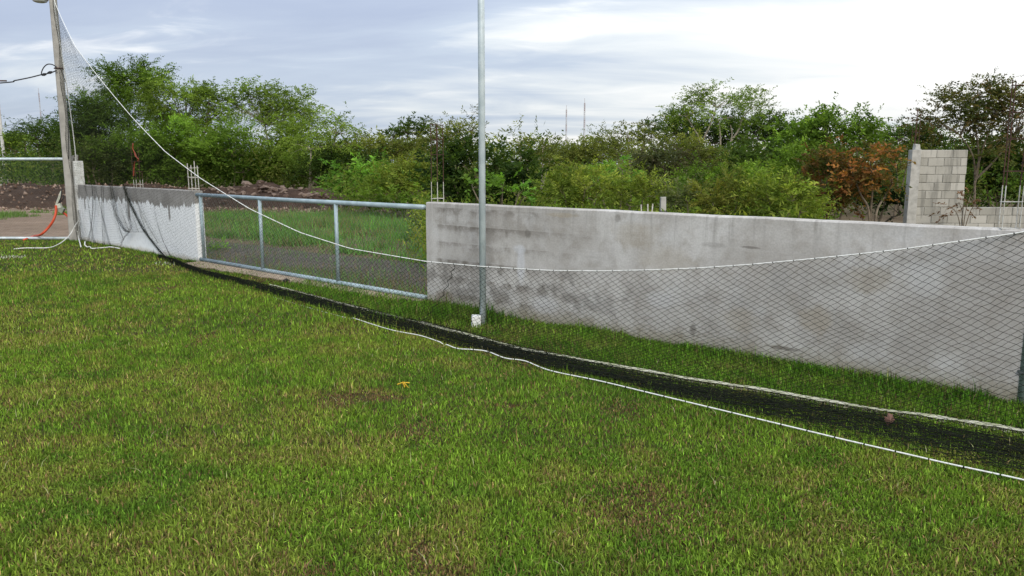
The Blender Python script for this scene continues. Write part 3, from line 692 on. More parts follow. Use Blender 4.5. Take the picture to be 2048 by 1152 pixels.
for u_ in (401, 519, 671):
    tt = on_line(u_, GATE_A, GATE_B); mb = MB(GATE_A); mb.tube([gp(tt, gz0+0.01), gp(tt, gz1-0.01)], 0.026, 12); mb.build('upright', M_GALV, gate, True)
mb = MB(GATE_A); chain_link(mb, GATE_A + gd*0.06 - wn*0.012, GATE_B - gd*0.05 - wn*0.012, gz0+0.01, gz1+0.005, 0.062, 0.0019, 0.035); mb.build('chain_link_mesh', M_WIRE, gate, kind='stuff')
for z in (0.28, 1.0):
    mb = MB(GATE_A); mb.box(GATE_A - gd*0.005 + wn*0.012 + Vector((0, 0, z)), (0.05, 0.04, 0.09), Matrix.Rotation(math.atan2(gd.y, gd.x), 3, 'Z')); mb.build('hinge', M_WOODDARK, gate, bevel=0.004)
LF_B = POLE_A + Vector((-0.12, 0.12, 0)); LF_A = FENCE_L + Vector((0, 0.1, 0))
lf = thing('chain_link_fence', 'chain link fence panel with pale rails running left from the concrete pole', 'fence', LF_B)
lz1 = P(70, 318, LF_B.y).z; lz0 = P(70, 478, LF_B.y-0.02).z
mb = MB(LF_B); mb.tube([LF_A + Vector((0, 0, lz1)), LF_B + Vector((0, 0, lz1))], 0.03, 10); mb.build('top_rail', M_GALV_POLE, lf, True)
mb = MB(LF_B); mb.tube([LF_A + Vector((0, 0, max(lz0, 0.04))), LF_B + Vector((0, 0, max(lz0, 0.04)))], 0.03, 10); mb.build('bottom_rail', M_GALV_POLE, lf, True)
mb = MB(LF_B); mb.tube([LF_A + Vector((0, 0, -0.05)), LF_A + Vector((0, 0, lz1+0.03))], 0.035, 10); mb.build('end_post', M_GALV_POLE, lf, True)
mb = MB(LF_B); chain_link(mb, LF_A + Vector((7.0, -0.01, 0)), LF_B + Vector((0, 0.03, 0)), 0.04, lz1, 0.062, 0.0017); mb.build('chain_link_mesh', M_WIRE, lf, kind='stuff')

# ------------------------------------------------------------------ the big net
def edges_mesh(name, p0, p1, r):
    """thin three-sided cords between node pairs (numpy)"""
    d = unit(p1-p0); ref = np.where(np.abs(d[:, 2:3]) > 0.9, np.array([[1.0, 0, 0]]), np.array([[0, 0, 1.0]]))
    a = unit(np.cross(d, ref)); b_ = np.cross(d, a); vs = np.zeros((len(p0), 6, 3))
    for k in range(3):
        o = (a*math.cos(2*math.pi*k/3) + b_*math.sin(2*math.pi*k/3))*r
        vs[:, k] = p0+o; vs[:, 3+k] = p1+o
    return bulk(name, vs, [(0, 1, 4, 3), (1, 2, 5, 4), (2, 0, 3, 5)])
AB = POLE_R - POLE_A; abl = AB.length; abd = AB.normalized(); abn = Vector((abd.y, -abd.x, 0)); abn = abn if abn.y < 0 else -abn
offM = (POLE_M - POLE_A).dot(abn) + 0.055; sM = (POLE_M - POLE_A).dot(abd)/abl
def rope_off(s): return offM*math.sin(math.pi*min(1, max(0, s)))**0.8/ (math.sin(math.pi*sM)**0.8)
top_px = [(108, 0), (150, 92), (205, 164), (262, 232), (330, 303), (400, 356), (500, 418), (600, 465), (700, 497), (853, 523), (965, 533), (1100, 541), (1200, 542), (1300, 540), (1400, 536), (1500, 529), (1600, 520), (1700, 510), (1800, 499), (1900, 485), (2000, 471), (2048, 464)]
def plan(s): return POLE_A + AB*s + abn*rope_off(s)
top_s = [0.0]; top_z = [P(96, -90, POLE_A.y).z]
for u_, v_ in top_px:
    lo, hi = -0.02, 1.02                      # solve the station whose column and height project to the pixel
    for _ in range(50):
        mid_ = (lo+hi)/2; p = plan(mid_); d = ray(u_, v_); k = p.y/d.y; zz = CAM_H + d.z*k
        if pix((p.x, p.y, zz))[0] < u_: lo = mid_
        else: hi = mid_
    top_s.append(max(mid_, top_s[-1]+1e-4)); top_z.append(zz)
top_s.append(1.0 if top_s[-1] < 1 else top_s[-1]+0.01); top_z.append(top_z[-1]+0.03)
def T(s):
    p = plan(s); p.z = float(np.interp(s, top_s, top_z)); return p
heap_px = [(180, 487), (260, 500), (345, 524), (400, 547), (500, 571), (600, 597), (700, 624), (800, 648), (900, 674), (1000, 703), (1100, 726), (1200, 748), (1300, 770), (1400, 791), (1500, 808), (1600, 826), (1700, 842), (1800, 862), (1900, 882), (2048, 910), (2200, 940)]
hu = [p[0] for p in heap_px]; hv = [p[1] for p in heap_px]
rope_b_px = [(345, 522), (400, 549), (450, 561), (540, 589), (620, 613), (700, 634), (780, 659), (840, 671), (880, 684), (893, 689), (915, 697), (945, 699), (975, 703), (1010, 716), (1050, 722), (1100, 741), (1200, 762), (1300, 786), (1400, 810), (1500, 834), (1600, 858), (1700, 882), (1800, 905), (1900, 928), (2048, 960), (2250, 1010)]
H3 = [G(u_, v_) for u_, v_ in heap_px]; hs = [(p-POLE_A).dot(abd)/abl for p in H3]
ho = [(p-POLE_A).dot(abn) for p in H3]
def Hp(s, off=0.0, z=0.02):
    return POLE_A + AB*s + abn*(float(np.interp(s, hs, ho))+off) + Vector((0, 0, z))
net = thing('sports_net', 'large black ball stop net sagging from a white rope along the wall', 'net', POLE_A)
ncol = 236; rowh = 0.05/2
bare_poly = [(236, 497), (258, 466), (268, 462), (292, 463), (300, 480), (340, 524), (300, 530)]
us = np.linspace(0.011, 1.055, ncol*2+1); nodes = {}; rngn = np.random.default_rng(11)
wob = rngn.normal(0, 0.0026, (ncol*2+1, 400, 3))
hang_len = []
for i, s in enumerate(us):
    t0 = T(s); h0 = Hp(s); 
    ctrl = t0.lerp(h0, 0.38); ctrl.z = min(0.05, t0.z*0.1)
    pts = [t0*(1-k)**2 + ctrl*(2*k*(1-k)) + h0*(k*k) for k in np.linspace(0, 1, 60)]
    cl = np.concatenate([[0], np.cumsum([(pts[q+1]-pts[q]).length for q in range(59)])])
    arr = np.array([tuple(p) for p in pts]); hang_len.append(cl[-1])
    nj = int(cl[-1]/rowh); w = np.arange(nj+1)*rowh
    for c in range(3): arr_c = np.interp(w, cl, arr[:, c]); (xs if False else None); nodes.setdefault(i, []).append(arr_c)
pos = {}
A_ab = np.array(abd); A_n = np.array(abn)
for i in nodes:
    a3 = np.stack(nodes[i], 1)
    s = us[i]; n_ = len(a3)
    jj = np.arange(n_)
    # folds in the slack part that hangs on the white wall
    if s < 0.34:
        low = np.clip((1.5-a3[:, 2])/1.4, 0, 1); fade = np.clip((0.34-s)/0.08, 0, 1)*np.clip(s/0.05, 0, 1)
        ph = s*abl
        sh = (0.10*np.sin(ph*7.3+0.6*np.sin(a3[:, 2]*2.0)) + 0.05*np.sin(ph*15.1+1.0+a3[:, 2]))*low*fade
        a3 = a3 + A_ab*sh[:, None] + A_n*((0.03*np.sin(ph*9.0))*low*fade)[:, None]
    if s > 0.985: a3 = a3 + 0
    # slight billow of the hanging mesh
    a3 = a3 + A_n*(0.02*np.sin(s*23+jj*0.11))[:, None] + A_ab*(0.035*(vnoise(np.full(n_, s*26.0), jj*0.10, 71)-0.5)*np.minimum(1, jj/6.0))[:, None]
    a3[:, 2] += 0.03*(vnoise(np.full(n_, s*34.0), jj*0.13, 77)-0.5)*np.minimum(1, jj/6.0)*(a3[:, 2] > 0.08)
    pos[i] = a3 + wob[i, :n_]*np.minimum(1, jj/4.0)[:, None]
E0, E1 = [], []
for i in range(len(us)-1):
    a, b_ = pos[i], pos[i+1]; n_ = min(len(a), len(b_))
    j = np.arange(n_-1)
    # diamonds: edges join (i,j)->(i+1,j+1) when i+j even, and (i+1,j)->(i,j+1) when odd
    e = j[(i+j) % 2 == 0]; o = j[(i+j) % 2 == 1]
    E0 += [a[e], b_[o]]; E1 += [b_[e+1], a[o+1]]
E0 = np.concatenate(E0); E1 = np.concatenate(E1)
# leave out the hole above the gathered edge on the white wall
mid3 = (E0+E1)/2; q = mid3 - np.array(_C); f_ = q @ np.array(_F); uu = 1024+FPX*(q @ np.array(_R))/f_; vv = 576-FPX*(q @ np.array(_U))/f_
hole = inside(uu, vv, bare_poly) & (mid3[:, 1] > 12)
E0, E1 = E0[~hole], E1[~hole]
lo_ = np.array(POLE_A)
o = link('netting', edges_mesh('netting', E0-lo_, E1-lo_, (0.0016-0.0006*np.clip((mid3[~hole][:, 1]-8)/4, 0, 1)+0.0004*np.clip((mid3[~hole][:, 2]-1.6)/0.6, 0, 1))[:, None]), M_NET, net, 'stuff')
# knots are too small to matter; ropes next
def rope_mesh(pts, r, n=6):
    mb = MB(net.location); mb.tube(pts, r, n); return mb
rope_mesh([T(s) for s in np.linspace(0, 1.056, 170)], 0.0055).build('top_rope', M_ROPE, net, True)
bp = []
rr = random.Random(6)
for u_, v_ in rope_b_px: bp.append(G(u_, v_, (0.036 if u_ > 1100 else 0.026)+rr.uniform(-.005, .005)))
rope_mesh([p-Vector((0, 0, 0.02)) for p in curve(bp[3:6], 20)]+curve(bp[5:9], 40)[1:]+[bp[8]+Vector((0.05, -0.02, -0.03))], 0.0048).build('bottom_rope', M_ROPE, net, True)
rope_mesh([bp[9]+Vector((-0.04, 0.02, -0.03))]+curve(bp[9:], 140), 0.0048).build('bottom_rope', M_ROPE, net, True)
# loops of cord lashing the netting to the ropes
def lashings(pts, step, name):
    mb = MB(net.location); acc = 0; 
    for a, b_ in zip(pts[:-1], pts[1:]):
        L_ = (b_-a).length; acc += L_
        if acc > step:
            acc = 0; d = (b_-a).normalized(); mb.tube([a-d*0.004, a, a+d*0.004+Vector((0, 0, -0.003))], 0.0066, 5)
    mb.build(name, M_NET, net, kind='stuff')
lashings([T(s) for s in np.linspace(0.2, 1, 900)], 0.155, 'lashing')
lashings(curve(bp[9:], 900), 0.17, 'lashing')
# zigzag lacing where two lengths of netting are joined
mb = MB(net.location); lp_ = []
ic = min(range(len(us)), key=lambda q: abs(pix(tuple(pos[q][min(8, len(pos[q])-1)]))[0]-902))
for j_ in range(0, min(len(pos[ic]), 44), 2):
    lp_.append(Vector(pos[ic][j_]) + abd*(0.022*(1 if (j_//2) % 2 else -1) - 0.004*j_))
mb.tube(lp_, 0.0042, 5); mb.build('lacing', M_NET, net)
# left edge rope of the net down to the white pier
rope_mesh(curve([P(108, 4, Yp), P(118, 75, Yp), P(130, 150, Yp), P(141, 225, Yp), P(149, 290, Yp), P(153, 335, Yp), P(156, 385, Yp)]), 0.010).build('side_rope', M_ROPE, net, True)
# slack netting heaped on the grass, strands drawn out lengthwise
st_n = 46; seg = 300; ss = np.linspace(0.262, 1.06, seg)
base = np.array([tuple(Hp(s)) for s in ss]); hw = np.interp(ss, [0.26, 0.36, 0.50, 0.65, 0.75, 0.86, 0.95, 1.06], [0.03, 0.07, 0.12, 0.17, 0.17, 0.17, 0.18, 0.22])
E0, E1 = [], []
prev = None
for k in range(st_n):
    lat = rngn.normal(0.12, 0.55)
    drift = fbm(ss*9+k*3.1, np.full(seg, k*0.7), 5, 3)-0.5
    drift2 = vnoise(ss*38+k*1.7, np.full(seg, k*1.3), 9)-0.5
    zig = (np.arange(seg) % 2*2-1)*(1 if k % 2 else -1)*0.016
    off = hw*(lat + drift*1.7 + drift2*0.4) + zig
    z = 0.010 + 0.045*np.exp(-(off/hw)**2)*rngn.uniform(0.1, 1.0)*(0.5+vnoise(ss*60+k*5, np.full(seg, k*2.0), 3)) + 0.018*vnoise(ss*140+k, np.full(seg, k*4.0), 2)
    p = base + A_n*off[:, None]; p[:, 2] = z
    E0.append(p[:-1]); E1.append(p[1:])
# sparse rows between heap and bottom rope
brs = [(G(u_, v_)-POLE_A).dot(abd)/abl for u_, v_ in rope_b_px]; bro = [(G(u_, v_)-POLE_A).dot(abn) for u_, v_ in rope_b_px]
ho_s = np.interp(ss, hs, ho); bo_s = np.interp(ss, brs, bro)
for k in range(26):
    f = rngn.uniform(0, 1)**0.8
    off = (bo_s-ho_s)*f + hw*0.5*(fbm(ss*8+k*2.2, np.full(seg, k*0.9), 21, 2)-0.5) + (np.arange(seg) % 2*2-1)*(1 if k % 2 else -1)*0.018
    p = base + A_n*off[:, None]; p[:, 2] = 0.012 + 0.035*vnoise(ss*90+k, np.full(seg, k*3.0), 8)
    keep = ss > 0.42
    E0.append(p[:-1][keep[:-1]]); E1.append(p[1:][keep[:-1]])
E0 = np.concatenate(E0); E1 = np.concatenate(E1)
link('slack_netting', edges_mesh('slack_netting', E0-lo_, E1-lo_, 0.0019), M_NET, net, 'stuff')
# gathered folds on the white wall: bundles of strands
def wall_pt(u_, v_, out=0.10):
    d = ray(u_, v_); A = WW_A + pn*out; e = WW_B-WW_A
    t = (A.x*d.y - A.y*d.x)/(e.y*d.x - e.x*d.y); p = A + e*t; k = p.y/d.y
    return Vector((p.x, p.y, max(0.02, CAM_H + d.z*k)))
E0, E1 = [], []
def bundle(px, n, spread, out=0.10):
    pts = curve([wall_pt(a, b_, out) for a, b_ in px], 30); arr = np.array([tuple(p) for p in pts]); m_ = len(arr)
    sp_ = np.interp(np.linspace(0, 1, m_), np.linspace(0, 1, len(spread)), spread)
    for k in range(n):
        o_ = rngn.normal(0, 1); zz_ = (np.arange(m_) % 2*2-1)*0.25*(1 if k % 2 else -1)
        off = (o_*0.6 + (vnoise(np.linspace(0, 6, m_)+k*7.7, np.full(m_, k*1.0), 4)-0.5)*1.6 + zz_)*sp_
        q_ = arr + A_ab*off[:, None] + A_n*(rngn.uniform(-.03, .03)); E0.append(q_[:-1]); E1.append(q_[1:])
bundle([(247, 368), (258, 400), (272, 430), (289, 462), (312, 492), (332, 514), (348, 527)], 26, [0.012, 0.022, 0.03, 0.035, 0.06, 0.09], 0.13)
bundle([(221, 366), (226, 395), (233, 430), (243, 450), (252, 462), (258, 464)], 16, [0.01, 0.03, 0.10, 0.09, 0.03])
bundle([(252, 370), (254, 420), (262, 450), (259, 463)], 7, [0.006, 0.03, 0.07, 0.02])
bundle([(185, 368), (187, 410), (184, 450), (178, 486)], 9, [0.01, 0.03, 0.03, 0.05])
bundle([(205, 372), (207, 440), (209, 492)], 7, [0.008, 0.025, 0.05])
bundle([(157, 420), (160, 450), (163, 480), (172, 492)], 10, [0.012, 0.06, 0.08, 0.10])
bundle([(275, 400), (292, 440), (318, 486)], 4, [0.01, 0.02, 0.03])
bundle([(258, 464), (246, 478), (238, 494), (215, 495)], 5, [0.02, 0.02, 0.04, 0.04])
bundle([(258, 464), (275, 464), (292, 464)], 4, [0.02, 0.02, 0.02])
E0 = np.concatenate(E0); E1 = np.concatenate(E1)
link('gathered_netting', edges_mesh('gathered_netting', E0-lo_, E1-lo_, 0.0016), M_NET, net, 'stuff')

# ------------------------------------------------------------------ grass
line_px = [(-400, 520), (540, 573)]
FIELD_LINE = [(540, 572), (600, 588), (650, 602), (720, 620), (800, 639), (880, 660), (965, 682), (1050, 704), (1150, 722), (1260, 742), (1400, 766), (1520, 784), (1650, 808), (1760, 826), (1900, 845), (2048, 868), (2300, 908)]
FL = [G(u_, v_) for u_, v_ in FIELD_LINE]; fls = np.array([(p-POLE_A).dot(abd) for p in FL]); flo = np.array([(p-POLE_A).dot(abn) for p in FL])
# painted white line on the turf
mb = MB(); vs = []; 
for s_, o_ in zip(np.interp(np.linspace(0, 1, 60), np.linspace(0, 1, len(fls)), fls), np.interp(np.linspace(0, 1, 60), np.linspace(0, 1, len(fls)), flo)):
    c = POLE_A + abd*s_ + abn*o_
    wj = rr.uniform(-.006, .006)
    k_ = 0.2+0.8*min(1, len(vs)/16)
    for side in (-0.030*k_, 0.030*k_): vs.append((c.x+abn.x*(side+wj), c.y+abn.y*(side+wj), 0.027+rr.uniform(-.004, .004)))
mb.add(vs, [(2*i, 2*i+2, 2*i+3, 2*i+1) for i in range(59)]); mb.build('line_marking', simple('line_paint', (0.56, 0.54, 0.43), (0.34, 0.35, 0.20), 22, 0.95, 0, 0.8, 6), None, kind='structure')

def blades(name, x, y, h, w, yaw, lean, cols, z0=0.004, segs=2):
    n = len(x); dx, dy = np.cos(yaw), np.sin(yaw); px_, py_ = -dy, dx
    def P3(t, side):
        q = t*t*lean
        return np.stack([x + dx*q*h + px_*side*w, y + dy*q*h + py_*side*w, z0 + h*t*(1-0.35*t*np.minimum(lean, 1.2))], 1)
    tipc = cols*1.12; basec = cols*0.92
    if segs == 2:
        v = np.stack([P3(0, -.5), P3(0, .5), P3(0.55, .42), P3(0.55, -.42), P3(1.0, 0)], 1)
        # quad + tri as two tris + one
        return bulk(name, v, [(0, 1, 2), (0, 2, 3), (3, 2, 4)], cols)
    v = np.stack([P3(0, -.5), P3(0, .5), P3(1.0, 0)], 1)
    return bulk(name, v, [(0, 1, 2)], cols)
G1, G2, G3 = np.array([0.142, 0.236, 0.024]), np.array([0.205, 0.240, 0.040]), np.array([0.092, 0.172, 0.019])
TAN, BRN = np.array([0.27, 0.205, 0.080]), np.array([0.15, 0.085, 0.045])
def lawn_cols(x, y, r):
    n = len(x)
    a = 0.45*fbm(x*1.1, y*1.1, 3, 3)+0.55*fbm(x*5.0, y*5.0, 13, 2); b_ = fbm(x*0.38+5, y*0.38, 7, 3); c = fbm(x*4.0, y*4.0, 12, 2)
    t = np.clip((a-0.38)/0.24, 0, 1)[:, None]; col = G3*(1-t) + G1*t
    dry = np.clip((0.45*b_+0.55*c-0.44)/0.18, 0, 1)*0.7; col = col*(1-dry[:, None]) + G2*dry[:, None]
    k = r.random(n); tanp = 0.06 + 0.16*np.clip((c*0.6+b_*0.4-0.50)/0.14, 0, 1)
    bare = np.clip((vnoise(x*1.7+9, y*1.7+3, 31)*0.6+vnoise(x*5+1, y*5, 37)*0.4-0.80)/0.10, 0, 1)
    for (u_, v_, rad) in ((655, 800, .12), (1240, 825, .14), (830, 862, .12), (1060, 712, .30), (900, 610, .35), (560, 556, .5), (1300, 1020, .25)):
        g = G(u_, v_); bare = np.maximum(bare, np.exp(-(((x-g.x)/rad)**2+((y-g.y)/(rad*1.3))**2))*(0.4+c))
    tanp = tanp + 0.5*bare
    m = k < tanp; tt = r.random(n)[:, None]; tcol = TAN*(0.55+0.6*tt)*(1-0.35*bare[:, None]) 
    col = np.where(m[:, None], tcol, col)
    m2 = (r.random(n) < 0.05+0.3*bare); col = np.where(m2[:, None], BRN*(0.7+0.7*tt), col)
    col = col*np.exp(r.normal(-0.05, 0.42, n))[:, None]
    return col, bare
lawn_np = [(p[0], p[1]) for p in lawn_poly]
def scatter(n, poly_px_fn, r): pass
def view_points(n, y0, y1, r, power=1.0, margin=1.24, z=0.0):
    y = y0*(y1/y0)**(r.random(n)**power) if False else np.sqrt(y0**2 + (y1**2-y0**2)*r.random(n))
    x = (r.random(n)*2-1)*y*0.665*margin
    return x, y
rg = np.random.default_rng(21)
parts = []
def white_line(x, y):
    s_ = (x-POLE_A.x)*abd.x + (y-POLE_A.y)*abd.y; o_ = (x-POLE_A.x)*abn.x + (y-POLE_A.y)*abn.y
    return np.abs(o_ - np.interp(s_, fls, flo, left=99, right=99)), o_ - np.interp(s_, fls, flo, left=99, right=99)
lawn_meshes = []
for (y0, y1, n, hh, ww, sg) in ((2.3, 4.4, 195000, 0.025, 0.0062, 2), (4.4, 7.5, 255000, 0.028, 0.0082, 1), (7.5, 12.0, 200000, 0.038, 0.0105, 1), (12.0, 20.5, 140000, 0.040, 0.016, 1)):
    x, y = view_points(n, y0, y1, rg); ok = inside(x, y, lawn_np); x, y = x[ok], y[ok]; n = len(x)
    col, bare = lawn_cols(x, y, rg)
    h = hh*np.exp(rg.normal(0, 0.30, n))*(1-0.45*np.clip(bare, 0, 1))*(0.7+0.6*fbm(x*2.3, y*2.3, 44, 2)); lean = np.abs(rg.normal(0.45, 0.45, n)); w = ww*np.exp(rg.normal(0, 0.2, n))
    wl, sgn = white_line(x, y)
    strip = (sgn < -0.08) & (sgn > -90)                       # between the line and the wall the mower does not reach
    h = np.where(strip, h*1.45, h); col = np.where(strip[:, None], col*np.array([0.80, 0.95, 0.85]), col)
    heap_o = np.interp(((x-POLE_A.x)*abd.x + (y-POLE_A.y)*abd.y)/abl, hs, ho, left=99, right=99); o_ = (x-POLE_A.x)*abn.x + (y-POLE_A.y)*abn.y
    under = np.abs(o_-heap_o) < 0.22; h = np.where(under & ~strip, h*0.95, h)
    wh = (wl < 0.040) & (rg.random(n) < 0.90); col = np.where(wh[:, None], np.array([0.58, 0.56, 0.45])*np.exp(rg.normal(0, 0.12, n))[:, None], col); h = np.where(wl < 0.05, h*0.62, h)
    for (u_, v_, ru) in ((-8, 517, 1), (18, 514, 1), (30, 516, 1), (332, 529, 1)):
        g = G(u_, v_); wsp = (np.abs(x-g.x) < 0.20) & (np.abs(y-g.y) < 0.13) & (rg.random(n) < 0.5); col = np.where(wsp[:, None], np.array([0.62, 0.62, 0.55]), col)
    lawn_meshes.append(blades('lawn_grass', x, y, h, w, rg.random(n)*6.283, lean, col, 0.004, sg))
for i, me in enumerate(lawn_meshes):
    o = link('lawn_grass', me, M_GRASS); tag(o, ['mown green and straw coloured turf nearest the camera', 'mown turf in the middle of the lawn before the net', 'mown turf and longer strip at the foot of the grey wall', 'far part of the mown lawn towards gate and white wall'][i], 'grass', kind='stuff')
# tufts along the foot of the walls and long stray blades
def foot_points(A, B, n, spread, nn):
    t = rg.random(n); d = np.abs(rg.normal(0, spread, n)); a = np.array(A); b_ = np.array(B)
    p = a[None]*(1-t[:, None]) + b_[None]*t[:, None] + np.array(nn)[None]*(d[:, None]+0.015)
    return p[:, 0], p[:, 1], t
xs, ys, hs_, ws_, cs_ = [], [], [], [], []
for A, B, n, nn, h0 in ((WALL_A, WALL_B, 16000, wn, 0.07), (WW_A, WW_B, 2500, pn, 0.05)):
    x, y, t = foot_points(A, B, n, 0.10, nn); tuft = np.clip((fbm(x*2.2, y*2.2, 51, 2)-0.36)/0.2, 0.12, 1)
    c, _ = lawn_cols(x, y, rg); xs.append(x); ys.append(y); hs_.append(h0*tuft*np.exp(rg.normal(0, .3, n))); ws_.append(np.full(n, 0.0065)); cs_.append(c*np.array([.7, .95, .8]))
n = 3500; g0 = G(905, 632); x = g0.x + rg.normal(0, .34, n); y = g0.y + rg.normal(0, .22, n); ok = (np.array([(a-WALL_A.x)*wn.x+(b_-WALL_A.y)*wn.y for a, b_ in zip(x, y)]) > 0.03); x, y = x[ok], y[ok]; n = len(x)
xs.append(x); ys.append(y); hs_.append(0.10*np.exp(rg.normal(0, .35, n))); ws_.append(np.full(n, 0.008)); c, _ = lawn_cols(x, y, rg); cs_.append(c*np.array([.55, .75, .6]))
n = 700; x, y = view_points(n, 2.4, 8, rg); xs.append(x); ys.append(y); hs_.append(0.055*np.exp(rg.normal(0, .3, n))); ws_.append(np.full(n, 0.0035)); cs_.append(np.tile(np.array([[0.42, 0.40, 0.22]]), (n, 1))*np.exp(rg.normal(0, .2, n))[:, None])
X, Y_, Hh, Ww, Cc = map(np.concatenate, (xs, ys, hs_, ws_, cs_)); ok = inside(X, Y_, lawn_np)
X, Y_, Hh, Ww, Cc = X[ok], Y_[ok], Hh[ok], Ww[ok], Cc[ok]
o = link('long_grass', blades('long_grass', X, Y_, Hh, Ww, rg.random(len(X))*6.283, np.abs(rg.normal(.5, .45, len(X))), Cc, 0.004, 2), M_GRASS); tag(o, 'longer uncut grass tufts along the foot of the walls', 'grass', kind='stuff')
# rough grass behind the gate
gate_zone = [tuple(G(a, b_)[:2]) for a, b_ in ((392, 506), (398, 522), (640, 566), (860, 603), (1300, 600), (1300, 470), (900, 446), (760, 432), (560, 428), (392, 430))]
n = 260000; y = np.sqrt(9.0**2+(31.0**2-9.0**2)*rg.random(n)); x = y*(-0.45+0.42*rg.random(n)); ok = inside(x, y, gate_zone); x, y = x[ok], y[ok]
sd_ = (x-GATE_A.x)*wn.x + (y-GATE_A.y)*wn.y; dist = -sd_       # metres behind the gate line
tr = fbm(x*0.9, y*0.9, 61, 3); band = np.where(dist < 0.7, 0.75-dist*0.35, np.where(dist < 2.3, 0.10+0.5*np.clip(1.2-dist, 0, 1), np.clip((dist-2.2)/0.5, 0, 1)))
holes = np.clip((tr-0.45)/0.08, 0, 1); keep = rg.random(len(x)) < band*np.where(dist > 2.2, holes*0.85+0.12, 0.25+0.6*holes)
x, y, dist, tr = x[keep], y[keep], dist[keep], tr[keep]; n = len(x)
c = np.where((rg.random(n) < 0.14+0.25*(dist < 1.2)+0.25*(vnoise(x*1.3, y*1.3, 90) > 0.62))[:, None], np.array([[.21, .16, .08]]), np.array([[.105, .225, .045]])*(0.7+0.7*vnoise(x*3, y*3, 70)[:, None]))*np.exp(rg.normal(0, .25, n))[:, None]
o = link('rough_grass', blades('rough_grass', x, y, np.where(dist > 2.2, 0.17, 0.09)*np.exp(rg.normal(0, .35, n)), np.where(dist > 2.2, 0.016, 0.010), rg.random(n)*6.283, np.abs(rg.normal(.6, .4, n)), c, 0.004, 1), M_GRASS); tag(o, 'rough green grass in patches on the plot behind the gate', 'grass', kind='stuff')
# grass patches on the dirt at far left
n = 60000; y = np.sqrt(17.5**2+(44.0**2-17.5**2)*rg.random(n)); x = y*(-0.75+0.24*rg.random(n)); tr = fbm(x*0.5, y*0.5, 81, 3); keep = rg.random(n) < np.clip((tr-0.47)/0.08, 0, 1)*(y > 23); x, y = x[keep], y[keep]; n = len(x)
o = link('verge_grass', blades('verge_grass', x, y, 0.12*np.exp(rg.normal(0, .3, n)), np.full(n, .02), rg.random(n)*6.283, np.abs(rg.normal(.5, .3, n)), np.tile(np.array([[.10, .18, .035]]), (n, 1))*np.exp(rg.normal(0, .3, n))[:, None], 0.01, 1), M_GRASS); tag(o, 'thin grass patches on the dirt behind the left fence', 'grass', kind='stuff')

# ------------------------------------------------------------------ earth bank, rubble mound
def mound(name, cx, cy, rx, ry, h, m, seed, parent=None, nx=46, ny=26, amp=0.35):
    vs = []; fs = []; gx = np.linspace(-1, 1, nx); gy = np.linspace(-1, 1, ny); XX, YY = np.meshgrid(gx, gy)
    rr_ = np.clip(1-(np.abs(XX)**2.6+np.abs(YY)**2.2), 0, 1)
    wx, wy_ = cx+XX*rx, cy+YY*ry
    Z = h*rr_**0.7*(1-amp+2*amp*fbm(wx*0.7, wy_*0.7, seed, 3)) + 0.14*rr_**0.3*(fbm(wx*3.2, wy_*3.2, seed+5, 2)-0.4) - 0.02
    vs = list(zip(wx.ravel(), wy_.ravel(), Z.ravel()))
    for j in range(ny-1):
        for i in range(nx-1): fs.append((j*nx+i, j*nx+i+1, (j+1)*nx+i+1, (j+1)*nx+i))
    mb = MB(parent.location if parent else (0, 0, 0)); mb.add(vs, fs); o = mb.build(name, m, parent, True)
    def zf(x, y):
        i = (x-cx)/rx; j = (y-cy)/ry
        if abs(i) > 1 or abs(j) > 1: return 0.0
        a = int(round((i+1)/2*(nx-1))); b_ = int(round((j+1)/2*(ny-1))); return float(Z[b_, a])
    return o, zf
def rock_mesh(seed, r):
    r_ = random.Random(seed); bm = bmesh.new(); bmesh.ops.create_icosphere(bm, subdivisions=1, radius=1.0)
    s = Vector((r_.uniform(.8, 1.3), r_.uniform(.7, 1.1), r_.uniform(.5, .85)))
    for v in bm.verts:
        k = r_.uniform(0.6, 1.25); v.co = Vector((v.co.x*s.x*k, v.co.y*s.y*k, v.co.z*s.z*k))*r
    me = bpy.data.meshes.new('rock'); bm.to_mesh(me); bm.free(); return me
M_ROCKS = [simple('rubble_rock_pale', (0.20, 0.145, 0.11), (0.10, 0.07, 0.055), 5, 0.95, 0, 0.4), simple('rubble_rock_brown', (0.10, 0.064, 0.046), (0.055, 0.036, 0.027), 5, 0.95, 0, 0.4)]
rock_me = []
for i in range(10):
    me = rock_mesh(i, 1.0); me.materials.append(M_ROCKS[i % 2]); rock_me.append(me)
rng = random.Random(12)
def rubble(label, cx, cy, rx, ry, h, seed, nrock, big):
    t = thing('rubble_mound', label, 'rubble', (cx, cy, 0))
    o, zf = mound('earth_heap', cx, cy, rx, ry, h, M_BANK, seed, t)
    for k in range(nrock):
        a = rng.uniform(-1, 1); b_ = rng.uniform(-1, 0.3); x = cx+a*rx*0.85; y = cy+b_*ry*0.8; r_ = 0.045+0.11*rng.random()**2.2
        ob = link('rock', rock_me[rng.randrange(10)], None, t); ob.scale = (r_, r_, r_); ob.rotation_euler = (rng.uniform(-.5, .5), rng.uniform(-.5, .5), rng.uniform(0, 6)); ob.location = Vector((x-cx, y-cy, zf(x, y)+r_*0.2))
    for (u_, v_, r_) in big:
        # walk down the sight line to the heap's surface
        best = None
        for yy in np.linspace(cy-ry, cy+ry*0.4, 120):
            p = P(u_, v_, yy)
            if p.z <= zf(p.x, p.y)+0.05: best = p; break
        if best is None: best = P(u_, v_, cy)
        if best.z > zf(best.x, best.y)+0.3: continue
        ob = link('rock', rock_me[rng.randrange(5)*2], None, t); ob.scale = (r_, r_*0.9, r_*0.9); ob.rotation_euler = (rng.uniform(-.5, .5), rng.uniform(-.5, .5), rng.uniform(0, 6)); ob.location = best - t.location
    return t
c = P(545, 395, 33.0)
